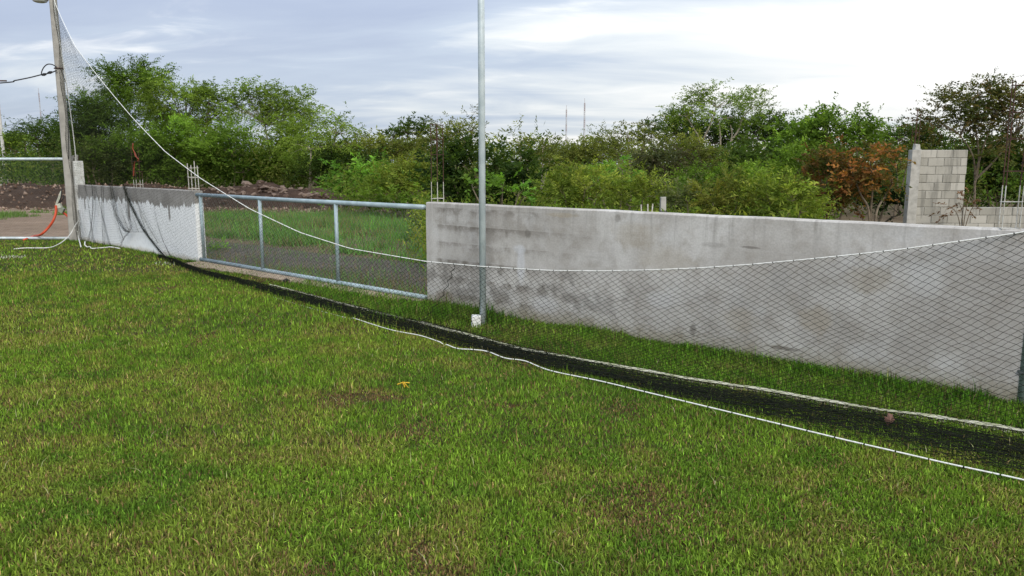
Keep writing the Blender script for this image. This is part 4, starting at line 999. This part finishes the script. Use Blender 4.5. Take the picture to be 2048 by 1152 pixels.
rubble('brown heap of earth and broken stones seen above the gate rail', P(455+45, 390, 33).x, 33.0, 2.6, 2.2, P(475, 364, 33).z*0.8, 4, 110, [(495, 368, .26), (535, 380, .30), (552, 380, .28), (462, 378, .18), (585, 389, .2), (590, 382, .15)])
rubble('lower rubble heap of stones behind the gate, right of the higher one', P(600, 390, 31.5).x, 31.5, 4.2, 2.0, P(575, 372, 31.5).z*0.8, 9, 120, [(530, 376, .2), (620, 394, .18), (647, 417, .18), (690, 420, .16)])
# scattered stones on the plot
stones = [(648, 418, .14, 'pale loose stone behind the gate, left of its right upright'), (690, 431, .15, 'pale loose stone just right of the gate\'s right upright'), (730, 424, .13, 'loose stone at the edge of the leafy shrub beyond gate'), (850, 457, .11, 'whitish loose stone behind gate touching the edge of grey wall'), (510, 398, .13, 'loose stone under the gate top rail at its left upright'), (622, 470, .10, 'loose stone lying in the rough grass in mid gate')]
for i, (u_, v_, r_, lb) in enumerate(stones):
    g = G(u_, v_)
    ob = link('loose_stone', rock_me[(i*2) % 10], None, None); ob.scale = (r_,)*3; ob.location = g + Vector((0, 0, r_*0.3)); ob.rotation_euler = (0.3*i, 0.2*i, i)
    tag(ob, lb, 'stone', 'loose stones on the plot behind the gate')
o, zfL = mound('earth_bank', -19.5, 33.5, 10.5, 3.6, 0.75, M_BANK, 15, None, 90, 30, 0.3); o['kind'] = 'structure'
o, zfL2 = mound('earth_bank', -30, 29, 10.0, 4.0, 0.75, M_BANK, 19, None, 80, 30, 0.3); o['kind'] = 'structure'
# crumbs of rubble: uncountable
n = 6000; cx = np.concatenate([rg.uniform(-29, -10, n//2), rg.uniform(-13, -4, n-n//2)]); cy = np.concatenate([rg.uniform(28, 36, n//2), rg.uniform(26.5, 34, n-n//2)])
vs = np.zeros((n, 6, 3)); s_ = np.minimum(np.exp(rg.normal(-3.3, .5, n)), 0.075); oct_ = np.array([[1,0,0],[0,1,0],[-1,0,0],[0,-1,0],[0,0,1],[0,0,-1]], float)
zc = np.array([max(zfL(a, b_), zfL2(a, b_), 0) for a, b_ in zip(cx, cy)])
vs = oct_[None]*np.exp(rg.normal(0, .3, (n, 6, 1)))*s_[:, None, None] + np.stack([cx, cy, zc+s_*0.4], 1)[:, None]
cc = np.where((rg.random(n) < 0.3)[:, None], np.array([[.25, .18, .135]]), np.array([[.10, .062, .042]]))*np.exp(rg.normal(0, .25, n))[:, None]
o = link('rubble_crumbs', bulk('rubble_crumbs', vs, [(0,1,4),(1,2,4),(2,3,4),(3,0,4),(1,0,5),(2,1,5),(3,2,5),(0,3,5)], cc), M_STONE_V); tag(o, 'small stones and clods strewn over the brown earth behind the fence and gate', 'rubble', kind='stuff')

# ------------------------------------------------------------------ trees and shrubs
UPV = np.array([0, 0, 1.0])
def leaf_cloud(r, lobes, cover, ll, lw, pal, droop=0.25, clump_r=0.5, per=13, slen=0.5, flat=0.65, rag=0.14, tint=0.30, minz=0.02):
    """lobes: list of (centre, radii); returns verts (n,4,3), cols (n,3), clump centres"""
    V, C_, CC = [], [], []
    for c, rad in lobes:
        c = np.array(c); rad = np.array(rad); area = math.pi*max(rad[0], rad[1])*rad[2]
        nleaf = int(cover*area/(0.5*ll*lw)); ncl = max(4, int(area/(clump_r**2*1.1)))
        d = unit(r.normal(0, 1, (ncl, 3))); rr_ = r.random(ncl)**0.42
        d[:, 2] = np.where(d[:, 2] < -0.45, -d[:, 2], d[:, 2])
        cen = c + d*rr_[:, None]*rad*(1+r.normal(0, rag, (ncl, 1)))
        ctint = np.exp(r.normal(0, tint, ncl)); cp = r.random(ncl); csz = np.exp(r.normal(0, .3, ncl))
        nsp = max(ncl, nleaf//per); k = r.choice(ncl, nsp, p=csz/csz.sum())
        spc = cen[k] + r.normal(0, 1, (nsp, 3))*np.array([1, 1, flat])*(clump_r*0.55*csz[k])[:, None]
        od = unit(spc-c + r.normal(0, .5, (nsp, 3))*rad.mean() + UPV*rad[2]*0.35)
        L_ = slen*np.exp(r.normal(0, .3, nsp)); t = (np.arange(per)+0.5)/per
        side = unit(np.cross(od, UPV+r.normal(0, .3, (nsp, 3))))
        b_ = spc[:, None] + od[:, None]*(L_[:, None]*t)[..., None] - UPV*(droop*L_[:, None]*t**2)[..., None]
        sg = np.where(np.arange(per) % 2 == 0, 1.0, -1.0)[None, :, None]
        ld = unit(side[:, None]*sg*0.85 + od[:, None]*0.55 + r.normal(0, .33, (nsp, per, 3)) - UPV*droop*0.6)
        wv = unit(np.cross(ld, UPV + r.normal(0, 1.1, (nsp, per, 3))))
        l_ = ll*np.exp(r.normal(0, .22, (nsp, per, 1))); w_ = lw*0.5*np.exp(r.normal(0, .2, (nsp, per, 1)))
        m_ = b_ + ld*l_*0.45
        q_ = np.stack([b_, m_+wv*w_, b_+ld*l_, m_-wv*w_], 2).reshape(-1, 4, 3)
        pal_ = np.array(pal); pi = np.clip(cp[k]+r.normal(0, .22, nsp), 0, 0.999)*(len(pal_)-1); i0 = pi.astype(int); f = (pi-i0)[:, None]
        col = pal_[i0]*(1-f)+pal_[np.minimum(i0+1, len(pal_)-1)]*f
        col = (col*ctint[k][:, None])[:, None]*np.exp(r.normal(0, .18, (nsp, per, 1)))
        col = col.reshape(-1, 3)
        ok = q_[:, :, 2].min(1) > minz
        V.append(q_[ok]); C_.append(col[ok]); CC.append(cen)
    return np.concatenate(V), np.concatenate(C_), CC
DRK2 = [(.020, .040, .011), (.036, .064, .014), (.058, .092, .018)]
GRN = [(.060, .110, .016), (.105, .175, .024), (.150, .230, .034)]
FEA = [(.105, .160, .026), (.150, .215, .036), (.195, .265, .046)]
DRK = [(.028, .052, .014), (.048, .082, .017), (.075, .115, .022)]
OLV = [(.080, .100, .026), (.122, .138, .032), (.165, .176, .040)]
YEL = [(.105, .155, .026), (.160, .205, .034), (.225, .245, .045)]
BRT = [(.085, .180, .028), (.130, .240, .036), (.175, .290, .050)]
DRY = [(.060, .075, .022), (.115, .085, .030), (.190, .085, .032), (.215, .080, .030)]
RST = [(.075, .085, .024), (.140, .085, .028), (.250, .105, .036)]
BRZ = [(.050, .065, .020), (.085, .090, .026), (.120, .080, .034), (.090, .110, .030)]
TSEED = [100]
def plant(name, label, cat, Y, lobes_px, pal, cover=3.2, ll=0.13, lw=0.05, trunks=None, bark=None, stems=3, deep=0.8, group=None, tr=None, **kw):
    if tr is None: tr = 0.0016*Y
    TSEED[0] += 1; r = np.random.default_rng(TSEED[0]); rp = random.Random(TSEED[0])
    lobes = []
    for q in lobes_px:
        u_, v_, ru, rv = q[:4]; dY = q[4] if len(q) > 4 else 0
        c = P(u_, v_, Y+dY); k = (Y+dY)/FPX
        lobes.append(((c.x, c.y, c.z), (ru*k, max(0.3, ru*k*deep), rv*k)))
    cxm_ = sum(l[0][0]*l[1][0] for l in lobes)/sum(l[1][0] for l in lobes)
    if trunks: base = P(trunks[0][0][0], trunks[0][0][1], Y); base = Vector((base.x, Y, 0))
    else: base = Vector((cxm_, Y, 0))
    t = thing(name, label, cat, base, group)
    V, C_, CC = leaf_cloud(r, lobes, cover*1.55, ll, lw, pal, **kw)
    V = V - np.array(base)
    link('crown' if cat == 'tree' else 'foliage', bulk('foliage', V, [(0, 1, 2), (0, 2, 3)], C_), M_LEAF, t)
    # stems: trunks up to the lobes, limbs to some of the clumps
    mb = MB(base); bark = bark or M_BARK
    if trunks:
        for tk in trunks:
            pts = [P(a, b_, Y+0.12*i*rp.uniform(-1, 1)) for i, (a, b_) in enumerate(tk)]
            if pts[0].z < 0.6: pts[0].z = -0.05
            pts = curve(pts, 14); k_ = len(pts); mb.tube(pts, [tr*(1-0.6*i/(k_-1)) for i in range(k_)], 7)
        roots = [P(tk[-1][0], tk[-1][1], Y) for tk in trunks]
    else: roots = []
    for li, (c, rad) in enumerate(lobes):
        cV = Vector(c)
        if roots: st = min(roots, key=lambda p: (p-cV).length)
        else:
            st = None
        foot = Vector((base.x + (cV.x-base.x)*rp.uniform(.1, .5), base.y+rp.uniform(-.2, .2)+(cV.y-base.y)*0.3, -0.05))
        if st is None:
            mid_ = foot.lerp(cV, 0.5) + Vector((rp.uniform(-.15, .15), rp.uniform(-.15, .15), 0.1))*cV.z*0.3
            hub = cV - Vector((0, 0, rad[2]*0.35)); pts = curve([foot, mid_, hub], 8); kk = len(pts)
            mb.tube(pts, [tr*(1-0.55*i/(kk-1)) for i in range(kk)], 6); st = hub
        ends = CC[li]; m_ = min(len(ends), 26)
        for e in r.choice(len(ends), m_, replace=False):
            E = Vector(ends[e]); 
            if E.z < 0.05: continue
            md = st.lerp(E, 0.5) + Vector((rp.uniform(-.1, .1), rp.uniform(-.1, .1), rp.uniform(-.02, .14)))*(E-st).length
            mb.tube([st, md, E], [tr*0.38, tr*0.24, tr*0.08], 4, False)
    mb.build('trunk' if cat == 'tree' else 'stems', bark, t)
    return t

T_ = plant
far = dict(clump_r=0.55, slen=0.55, per=12)
# --- left group beyond the rubble
T_('acacia_tree', 'tallest dark green tree at far left, its top above the others', 'tree', 44, [(262, 168, 48, 36), (232, 150, 30, 20), (300, 172, 34, 24), (255, 225, 70, 45), (290, 140, 25, 14)], GRN, 2.6, trunks=[[(268, 392), (265, 320), (258, 240)], [(262, 330), (285, 260), (300, 200)]], **far)
T_('acacia_tree', 'broad green feathery tree standing right of the tallest left tree', 'tree', 42, [(372, 200, 52, 34), (420, 212, 36, 30), (340, 235, 44, 40), (400, 262, 58, 44), (330, 188, 30, 18)], FEA, 2.5, trunks=[[(372, 392), (375, 320), (370, 250)], [(374, 330), (405, 280), (415, 230)]], droop=0.5, **far)
T_('dark_tree', 'low dark green tree between concrete pole and the tallest left tree', 'tree', 40, [(190, 245, 52, 42), (160, 262, 34, 40), (215, 290, 60, 48), (160, 310, 42, 34)], DRK, 3.0, **far)
T_('dark_tree', 'dark round bush behind the left fence beside the concrete pole', 'tree', 46, [(95, 285, 42, 30), (70, 265, 28, 16), (115, 262, 28, 18), (120, 300, 30, 30)], DRK, 2.8, **far)
T_('far_bush', 'distant pale green bush at the far left edge near the pale pole', 'shrub', 62, [(30, 300, 34, 26), (5, 290, 24, 18), (50, 282, 24, 14)], FEA, 2.2, ll=0.22, lw=0.09, **far)
T_('feathery_tree', 'light green feathery tree left of centre with pale trunk showing', 'tree', 43, [(500, 212, 46, 38), (548, 205, 40, 32), (590, 222, 42, 36), (470, 215, 22, 26), (545, 240, 62, 22), (612, 232, 22, 28)], FEA, 2.0, trunks=[[(541, 390), (540, 310), (536, 285), (530, 250)]], bark=M_BARK_PALE, droop=0.6, tr=0.09, **far)
T_('feathery_tree', 'slender airy tree leaning right above the rubble with forked pale trunk', 'tree', 36, [(680, 258, 34, 24), (655, 262, 20, 16), (698, 272, 18, 14), (650, 300, 44, 26), (605, 300, 34, 28)], FEA, 1.25, trunks=[[(612, 398), (622, 372), (648, 340), (664, 305), (672, 270)], [(617, 384), (621, 340), (622, 300)]], bark=M_BARK_PALE, droop=0.6, tr=0.075, **far)
T_('thicket_bush', 'dense green bush under the tallest left tree behind white wall', 'shrub', 37, [(265, 305, 56, 46), (235, 330, 40, 34), (300, 335, 44, 34)], GRN, 3.0, **far)
T_('thicket_bush', 'dark olive bush on the earth bank left of the red taped rebar', 'shrub', 35.5, [(185, 335, 46, 30), (225, 345, 36, 24)], [(.045, .060, .022), (.075, .095, .028), (.10, .12, .03)], 2.8, **far)
T_('thicket_bush', 'bright green bush behind the short pale rebar cage', 'shrub', 37, [(350, 300, 44, 46), (390, 325, 46, 40), (350, 345, 40, 30)], GRN, 3.0, **far)
T_('thicket_bush', 'rounded green bush above the left half of the gate', 'shrub', 37.5, [(465, 300, 54, 42), (430, 330, 40, 34), (490, 335, 44, 30)], GRN, 3.0, **far)
T_('thicket_bush', 'feathery green bush behind the rubble heap', 'shrub', 38.5, [(560, 320, 52, 42), (590, 345, 40, 30), (530, 345, 36, 28), (600, 280, 44, 36)], FEA, 2.8, droop=0.45, **far)
T_('thicket_bush', 'dark green bush at the right end of the rubble heap', 'shrub', 36, [(650, 345, 44, 36), (690, 330, 44, 30), (620, 350, 30, 30)], DRK, 2.8, **far)
# --- middle
T_('leafy_shrub', 'bright leafy shrub behind the right end of the gate', 'shrub', 28, [(712, 370, 36, 28), (745, 352, 36, 26), (690, 382, 26, 20)], BRT, 3.0, ll=0.13, lw=0.06, clump_r=0.35, slen=0.4)
T_('weedy_shrub', 'yellow green weedy shrub between the gate and rusty rebar cage', 'shrub', 25, [(800, 365, 46, 30), (840, 362, 36, 32), (770, 385, 36, 22), (830, 390, 40, 20)], YEL, 3.0, ll=0.11, lw=0.035, clump_r=0.3, slen=0.4, droop=0.1)
T_('leafy_shrub', 'dark green low shrub beneath the yellow weeds beyond gate', 'shrub', 23.5, [(745, 402, 36, 20), (795, 405, 40, 18), (840, 408, 30, 16)], GRN, 2.8, ll=0.11, lw=0.05, clump_r=0.3, slen=0.35)
T_('far_tree', 'small dark flat topped tree on the skyline left of rusty rebar cage', 'tree', 78, [(815, 262, 36, 16), (835, 270, 24, 14), (785, 274, 22, 10)], DRK, 2.6, ll=0.30, lw=0.11, **far)
T_('feathery_tree', 'pale green tree just right of the rusty rebar cage on skyline', 'tree', 48, [(900, 272, 36, 22), (930, 278, 34, 22), (885, 300, 38, 26), (945, 255, 10, 18)], OLV, 2.2, ll=0.17, lw=0.06, **far)
T_('thicket_bush', 'olive green thicket on skyline between feathery trees and rebar', 'shrub', 52, [(720, 315, 60, 30), (780, 310, 60, 26), (835, 312, 46, 26)], OLV, 2.8, ll=0.2, lw=0.08, **far)
T_('dark_bush', 'large dark bush right behind the grey wall at steel pole', 'shrub', 15.5, [(905, 350, 42, 40), (950, 340, 48, 42), (1010, 345, 50, 38), (890, 385, 36, 26), (960, 388, 60, 24), (1050, 372, 36, 32)], DRK2, 3.3, ll=0.095, lw=0.045, clump_r=0.26, slen=0.28)
T_('leafy_shrub', 'fresh green sprigs growing out of the dark bush by steel pole', 'shrub', 14.4, [(1005, 375, 24, 26), (1035, 388, 22, 18), (945, 372, 14, 12)], BRT, 1.2, ll=0.085, lw=0.045, clump_r=0.2, slen=0.22)
T_('twiggy_tree', 'grey twiggy tree rising right of the steel pole', 'tree', 24, [(1055, 318, 46, 28), (1040, 285, 30, 14), (1095, 325, 30, 26), (1085, 292, 20, 12)], OLV, 1.5, ll=0.11, lw=0.035, clump_r=0.35, slen=0.42, bark=M_BARK_PALE, stems=6)
T_('weedy_shrub', 'yellow green weedy clump above the grey wall right of steel pole', 'shrub', 14.5, [(1130, 385, 44, 26), (1170, 372, 36, 24), (1110, 398, 36, 18), (1190, 398, 44, 16)], YEL, 3.0, ll=0.07, lw=0.024, clump_r=0.2, slen=0.26, droop=0.1)
T_('thicket_bush', 'green thicket under the two masts', 'shrub', 40, [(1150, 318, 46, 26), (1200, 310, 44, 26), (1120, 330, 40, 22), (1250, 305, 34, 22)], OLV, 2.8, **far)
T_('broadleaf_shrub', 'drooping bright leafed shrub poking up between weeds below the masts', 'shrub', 19, [(1265, 345, 30, 14), (1245, 338, 18, 9), (1195, 350, 22, 18)], BRT, 2.0, ll=0.17, lw=0.055, droop=0.8, clump_r=0.3, slen=0.45)
T_('skyline_tree', 'airy tree on the skyline left of the umbrella shaped tree', 'tree', 58, [(1290, 262, 26, 16), (1255, 270, 26, 14), (1225, 282, 20, 10), (1290, 282, 40, 18)], OLV, 1.7, ll=0.2, lw=0.075, **far)
T_('purple_bush', 'dark purplish bush in the thicket below the umbrella tree', 'shrub', 24, [(1330, 330, 40, 28), (1300, 340, 30, 22), (1365, 345, 30, 20)], [(.045, .055, .028), (.075, .085, .035), (.085, .075, .045)], 2.6, ll=0.11, lw=0.04, clump_r=0.32, slen=0.42)
# --- umbrella tree and its neighbours
T_('umbrella_tree', 'umbrella shaped tree with pale bare forked trunks on the skyline', 'tree', 45, [(1385, 214, 42, 22), (1430, 200, 42, 20), (1465, 210, 36, 20), (1500, 205, 30, 18), (1520, 222, 20, 14), (1360, 235, 26, 14), (1450, 240, 46, 14)], FEA, 1.7, trunks=[[(1400, 390), (1401, 290), (1388, 258), (1372, 232)], [(1401, 290), (1420, 250), (1432, 215)], [(1440, 390), (1441, 300), (1440, 262), (1437, 240)], [(1455, 390), (1458, 305), (1464, 270), (1461, 250)], [(1460, 285), (1478, 258), (1484, 238), (1500, 218)]], bark=M_BARK_PALE, droop=0.4, tr=0.065, **far)
T_('dark_tree', 'dark green tree mass behind the umbrella tree trunks', 'tree', 52, [(1370, 265, 60, 30), (1430, 275, 60, 36), (1500, 272, 60, 36), (1550, 275, 44, 34)], DRK, 3.2, ll=0.18, lw=0.075, **far)
T_('broad_tree', 'rounded mid green tree right of the umbrella tree', 'tree', 42, [(1620, 275, 46, 34), (1665, 272, 42, 34), (1590, 300, 46, 32), (1650, 310, 56, 36), (1657, 242, 14, 7)], GRN, 3.0, ll=0.17, lw=0.08, **far)
T_('broad_tree', 'small pointed green tree left of the block wall on the skyline', 'tree', 40, [(1722, 245, 26, 18), (1715, 275, 30, 26), (1738, 262, 20, 16), (1735, 295, 40, 30)], GRN, 2.8, ll=0.16, lw=0.075, **far)
T_('dark_tree', 'dark distant tree behind the left edge of block wall', 'tree', 55, [(1795, 278, 34, 18), (1770, 285, 30, 16), (1830, 275, 40, 26), (1855, 290, 44, 30)], DRK, 2.8, ll=0.2, lw=0.08, **far)
T_('thicket_bush', 'shaded dark bush below the umbrella tree, right of its trunks', 'shrub', 33, [(1500, 325, 60, 34), (1450, 335, 46, 26), (1555, 335, 46, 30)], DRK, 3.0, ll=0.15, lw=0.065, **far)
T_('thicket_bush', 'olive thicket below the umbrella tree, left of its trunks', 'shrub', 30, [(1385, 320, 40, 26), (1345, 305, 40, 20), (1420, 330, 34, 20)], OLV, 2.8, ll=0.13, lw=0.05, **far)
T_('thicket_bush', 'deep green bush at the left of the rust coloured shrub', 'shrub', 27, [(1600, 335, 50, 36), (1650, 340, 44, 30), (1560, 350, 40, 24)], GRN, 2.9, ll=0.12, lw=0.055, clump_r=0.4, slen=0.42)
# low weeds along the back of the wall
low = dict(ll=0.065, lw=0.024, clump_r=0.2, slen=0.25, droop=0.1)
T_('weedy_shrub', 'yellow green weeds over the wall left of the stubby post', 'shrub', 14, [(1240, 385, 46, 22), (1285, 392, 40, 20), (1260, 408, 50, 14)], YEL, 3.0, **low)
T_('weedy_shrub', 'greyish green weeds just right of the stubby post', 'shrub', 13.6, [(1350, 405, 30, 18), (1375, 398, 26, 18)], [(.10, .13, .05), (.16, .18, .08), (.20, .21, .09)], 2.6, **low)
T_('weedy_shrub', 'green low bush above the wall under the purplish bush', 'shrub', 17.5, [(1400, 365, 46, 20), (1450, 362, 46, 18), (1500, 368, 40, 18), (1420, 385, 50, 16)], GRN, 3.0, ll=0.08, lw=0.035, clump_r=0.24, slen=0.28)
T_('weedy_shrub', 'yellow brown flowering weeds over the middle of the wall', 'shrub', 13.4, [(1430, 402, 40, 22), (1475, 395, 42, 24), (1440, 420, 60, 14)], [(.10, .125, .028), (.155, .170, .035), (.205, .19, .04)], 3.0, **low)
T_('weedy_shrub', 'tall yellow green weeds left of the rust coloured shrub', 'shrub', 13.0, [(1540, 395, 46, 28), (1585, 392, 38, 30), (1560, 425, 60, 16), (1600, 420, 34, 18)], YEL, 3.0, **low)
# right side
T_('dry_shrub', 'rust and orange leaved half dry shrub in front of block wall', 'shrub', 14.2, [(1735, 330, 50, 26), (1775, 350, 34, 30), (1690, 345, 44, 30), (1760, 325, 36, 20), (1720, 375, 50, 24)], RST, 1.7, ll=0.075, lw=0.036, clump_r=0.22, slen=0.24, trunks=[[(1748, 470), (1752, 430), (1768, 395), (1785, 365)], [(1742, 470), (1738, 425), (1722, 390), (1710, 360)], [(1745, 470), (1742, 420), (1745, 380), (1742, 350)]], tr=0.026)
T_('dry_shrub', 'olive brown shrub left of the rust coloured one', 'shrub', 14.8, [(1680, 350, 44, 36), (1650, 365, 40, 36), (1690, 395, 46, 28), (1650, 405, 36, 24)], DRY[:3], 2.8, ll=0.075, lw=0.036, clump_r=0.22, slen=0.24)
T_('open_crowned_tree', 'large open crowned tree with bronze leaves behind the block wall', 'tree', 23, [(1900, 215, 46, 30), (1950, 195, 46, 28), (1995, 205, 46, 34), (1875, 250, 36, 26), (1930, 255, 50, 28), (2010, 255, 46, 30), (2060, 220, 40, 40), (1985, 300, 50, 26)], BRZ, 2.2, ll=0.085, lw=0.042, clump_r=0.32, slen=0.36, trunks=[[(1948, 440), (1950, 360), (1945, 310), (1920, 270)], [(1950, 350), (1965, 300), (1985, 240)], [(1949, 370), (1958, 320), (1950, 250), (1945, 220)], [(1950, 360), (1990, 320), (2030, 270)]], bark=M_BARK, tr=0.036)
T_('dark_bush', 'deep shaded thicket between block wall and right edge', 'shrub', 27, [(1960, 335, 56, 50), (2020, 330, 56, 50), (1990, 385, 70, 36), (2080, 360, 60, 60), (1920, 360, 40, 40)], DRK, 3.4, ll=0.13, lw=0.06, clump_r=0.4, slen=0.4)
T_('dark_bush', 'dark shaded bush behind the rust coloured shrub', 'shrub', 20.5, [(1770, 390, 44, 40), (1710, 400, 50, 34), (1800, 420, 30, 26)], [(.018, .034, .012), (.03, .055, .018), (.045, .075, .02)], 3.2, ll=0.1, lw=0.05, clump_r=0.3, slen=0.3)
T_('leafy_shrub', 'pale olive bush top between rust shrub and the block wall', 'shrub', 24, [(1790, 305, 30, 18), (1815, 320, 24, 22)], OLV, 2.2, ll=0.1, lw=0.04, clump_r=0.28, slen=0.3)
T_('dry_twig_bush', 'nearly bare brown twig bush in front of the low block wall', 'shrub', 18.6, [(1920, 420, 26, 16), (1900, 425, 20, 12), (1940, 405, 12, 20)], [(.12, .07, .045), (.16, .09, .06)], 0.22, ll=0.07, lw=0.035, clump_r=0.16, slen=0.2, trunks=[[(1926, 470), (1930, 430), (1940, 395), (1948, 375)], [(1924, 470), (1915, 430), (1898, 412)], [(1926, 470), (1924, 425), (1918, 405)], [(1925, 470), (1940, 425), (1952, 405)]], tr=0.013)
T_('tall_weed', 'bright green weed growing behind the left end of the gate', 'plant', 15.3, [(437, 500, 12, 10), (430, 515, 20, 10), (445, 515, 18, 9)], BRT, 2.4, ll=0.06, lw=0.022, clump_r=0.10, slen=0.14)

# uncountable cover: weeds behind the wall and the far wood
def cover_stuff(name, label, n_cl, yr, xr, hfun, pal, ll, lw, clump_r, nleaf, cat, keep=None, slen=None, seed=1):
    r = np.random.default_rng(seed); y = np.sqrt(yr[0]**2+(yr[1]**2-yr[0]**2)*r.random(n_cl)); x = y*(xr[0]+(xr[1]-xr[0])*r.random(n_cl))
    if keep is not None: k = keep(x, y); x, y = x[k], y[k]
    h = hfun(x, y); z = h*r.random(len(x))**0.55; lobes = None
    cen = np.stack([x, y, z], 1); m_ = nleaf; n = len(x)*m_
    k = np.repeat(np.arange(len(x)), m_)
    b_ = cen[k] + r.normal(0, 1, (n, 3))*np.array([1, 1, .7])*clump_r*0.6
    ld = unit(r.normal(0, 1, (n, 3)) + UPV*0.35); wv = unit(np.cross(ld, UPV+r.normal(0, .7, (n, 3)))); l_ = ll*np.exp(r.normal(0, .25, (n, 1))); w_ = lw*.5*np.exp(r.normal(0, .2, (n, 1)))
    q_ = np.stack([b_, b_+ld*l_*.45+wv*w_, b_+ld*l_, b_+ld*l_*.45-wv*w_], 1)
    pal_ = np.array(pal); pn_ = fbm(x*0.45, y*0.45, seed+3, 2); pi = np.clip((pn_-0.3)/0.4+r.normal(0, .18, len(x)), 0, .999)*(len(pal_)-1); i0 = pi.astype(int); f = (pi-i0)[:, None]
    col = (pal_[i0]*(1-f)+pal_[np.minimum(i0+1, len(pal_)-1)]*f)*np.exp(r.normal(0, .2, (len(x), 1))); col = col[k]*np.exp(r.normal(0, .18, (n, 1)))
    ok = q_[:, :, 2].min(1) > 0.0
    o = link(name, bulk(name, q_[ok], [(0, 1, 2), (0, 2, 3)], col[ok]), M_LEAF); return tag(o, label, cat, kind='stuff')
def behind_wall(x, y): return ((x-WALL_A.x)*wn.x + (y-WALL_A.y)*wn.y < -1.6)
cover_stuff('weed_cover', 'tangled yellow green weeds covering the ground behind the grey wall', 3600, (10, 24), (-0.12, 0.40), lambda x, y: 0.35+0.75*fbm(x*.5, y*.5, 2, 2), [OLV[0], GRN[1], YEL[1], YEL[2]], 0.085, 0.03, 0.24, 34, 'weeds', behind_wall, seed=5)
cover_stuff('scrub_cover', 'low green scrub filling the ground between the trees behind the wall', 3000, (24, 50), (-0.26, 0.72), lambda x, y: 0.8+1.0*fbm(x*.25, y*.25, 8, 2), [DRK[1], GRN[1], OLV[1], YEL[0]], 0.15, 0.06, 0.5, 34, 'scrub', lambda x, y: behind_wall(x, y) & ((x > y*-0.22) | (y > 38)), seed=6)
cover_stuff('far_woodland', 'far green woodland band along the horizon', 3000, (75, 150), (-0.8, 0.75), lambda x, y: 2.9+2.1*fbm(x*.06, y*.06, 8, 2), [DRK[1], GRN[1], OLV[1], OLV[2]], 0.42, 0.18, 1.3, 26, 'woodland', seed=7)
cover_stuff('thicket_floor', 'shaded undergrowth at the feet of the left trees', 1500, (36, 58), (-0.66, -0.16), lambda x, y: 1.0+1.6*fbm(x*.2, y*.2, 4, 2), [DRK[0], DRK[1], GRN[1], OLV[1]], 0.18, 0.07, 0.6, 34, 'undergrowth', seed=8)

# ------------------------------------------------------------------ masts on the horizon
def mast(label, u_, v_top, Y, w, group=None):
    x = P(u_, 300, Y).x; h = P(u_, v_top, Y).z; t = thing('radio_mast', label, 'mast', (x, Y, 0)); nb = 8
    rr_ = random.Random(u_)
    for k in range(nb):
        z0, z1 = h*k/nb, h*(k+1)/nb; mb = MB(t.location); wk = w*(1-0.45*k/nb)
        legs = [(math.cos(a)*wk, math.sin(a)*wk) for a in (0.3, 2.4, 4.5)]
        for a, b_ in legs: mb.tube([(x+a, Y+b_, z0), (x+a, Y+b_, z1)], w*0.20, 4)
        for j in range(4):
            for q in range(3):
                a, b_ = legs[q], legs[(q+1) % 3]; za = z0+(z1-z0)*j/4; zb = z0+(z1-z0)*(j+1)/4; mb.tube([(x+a[0], Y+a[1], za), (x+b_[0], Y+b_[1], zb)], w*0.11, 3)
        mb.build('lattice_section', M_MAST_R if k % 2 else M_MAST_W, t)
    mb = MB(t.location); mb.tube([(x, Y, h-0.1), (x, Y, h*1.07)], w*0.2, 4); mb.build('antenna_rod', M_MAST_R, t)
mast('taller slim radio mast on the horizon right of the steel pole', 1168, 206, 320, 0.42)
mast('shorter radio mast on the horizon left of the taller mast', 1132, 219, 340, 0.40)
mast('faint radio mast far away left of the concrete pole', 88, 186, 420, 0.36)

# ------------------------------------------------------------------ small things on the grass
g = G(1777, 856); mb = MB(g); vs = []; fs = []
outline = [(0, -.055), (.03, -.05), (.045, -.02), (.06, .0), (.04, .015), (.045, .045), (.015, .04), (0, .07), (-.015, .04), (-.045, .04), (-.035, .012), (-.055, -.005), (-.035, -.025), (-.025, -.05)]
rr = random.Random(3)
for lay_ in (0, 1):
    for x, y in outline: vs.append((g.x+x*0.62, g.y+y*0.3, 0.06+y*0.5+0.014*math.sin(x*60)-0.002*lay_))
    vs.append((g.x, g.y-0.015, 0.058-0.002*lay_))
n_ = len(outline)+1
for i in range(len(outline)): fs.append((n_-1, i, (i+1) % (n_-1))); fs.append((2*n_-1, n_+(i+1) % (n_-1), n_+i))
mb.add(vs, fs); tag(mb.build('dead_leaf', M_LEAFBROWN, None), 'curled brown dead leaf caught on the net heap at right', 'leaf')
g = G(808, 779); t = thing('yellow_strip', 'bent scrap of yellow strip lying on the lawn', 'litter', g)
for pts in ([(-.05, .0, .04), (-.02, 0, .052), (0, .0, .058), (.02, 0, .03), (.035, 0, .012)], [(-.015, .01, .055), (.0, .012, .03), (.005, .012, .01)], [(.0, -.01, .05), (.02, -.01, .058), (.045, -.012, .055)]):
    mb = MB(g); mb.tube([g+Vector(p) for p in pts], 0.004, 5); mb.build('strand', M_YELLOW, t)
g = G(573, 566); ob = link('dark_clod', rock_mesh(55, 0.07), simple('dark_clod', (0.03, 0.025, 0.02), None, 9, 0.95)); ob.location = g + Vector((0, 0, 0.03)); tag(ob, 'small dark clod lying on the gate sill', 'clod')
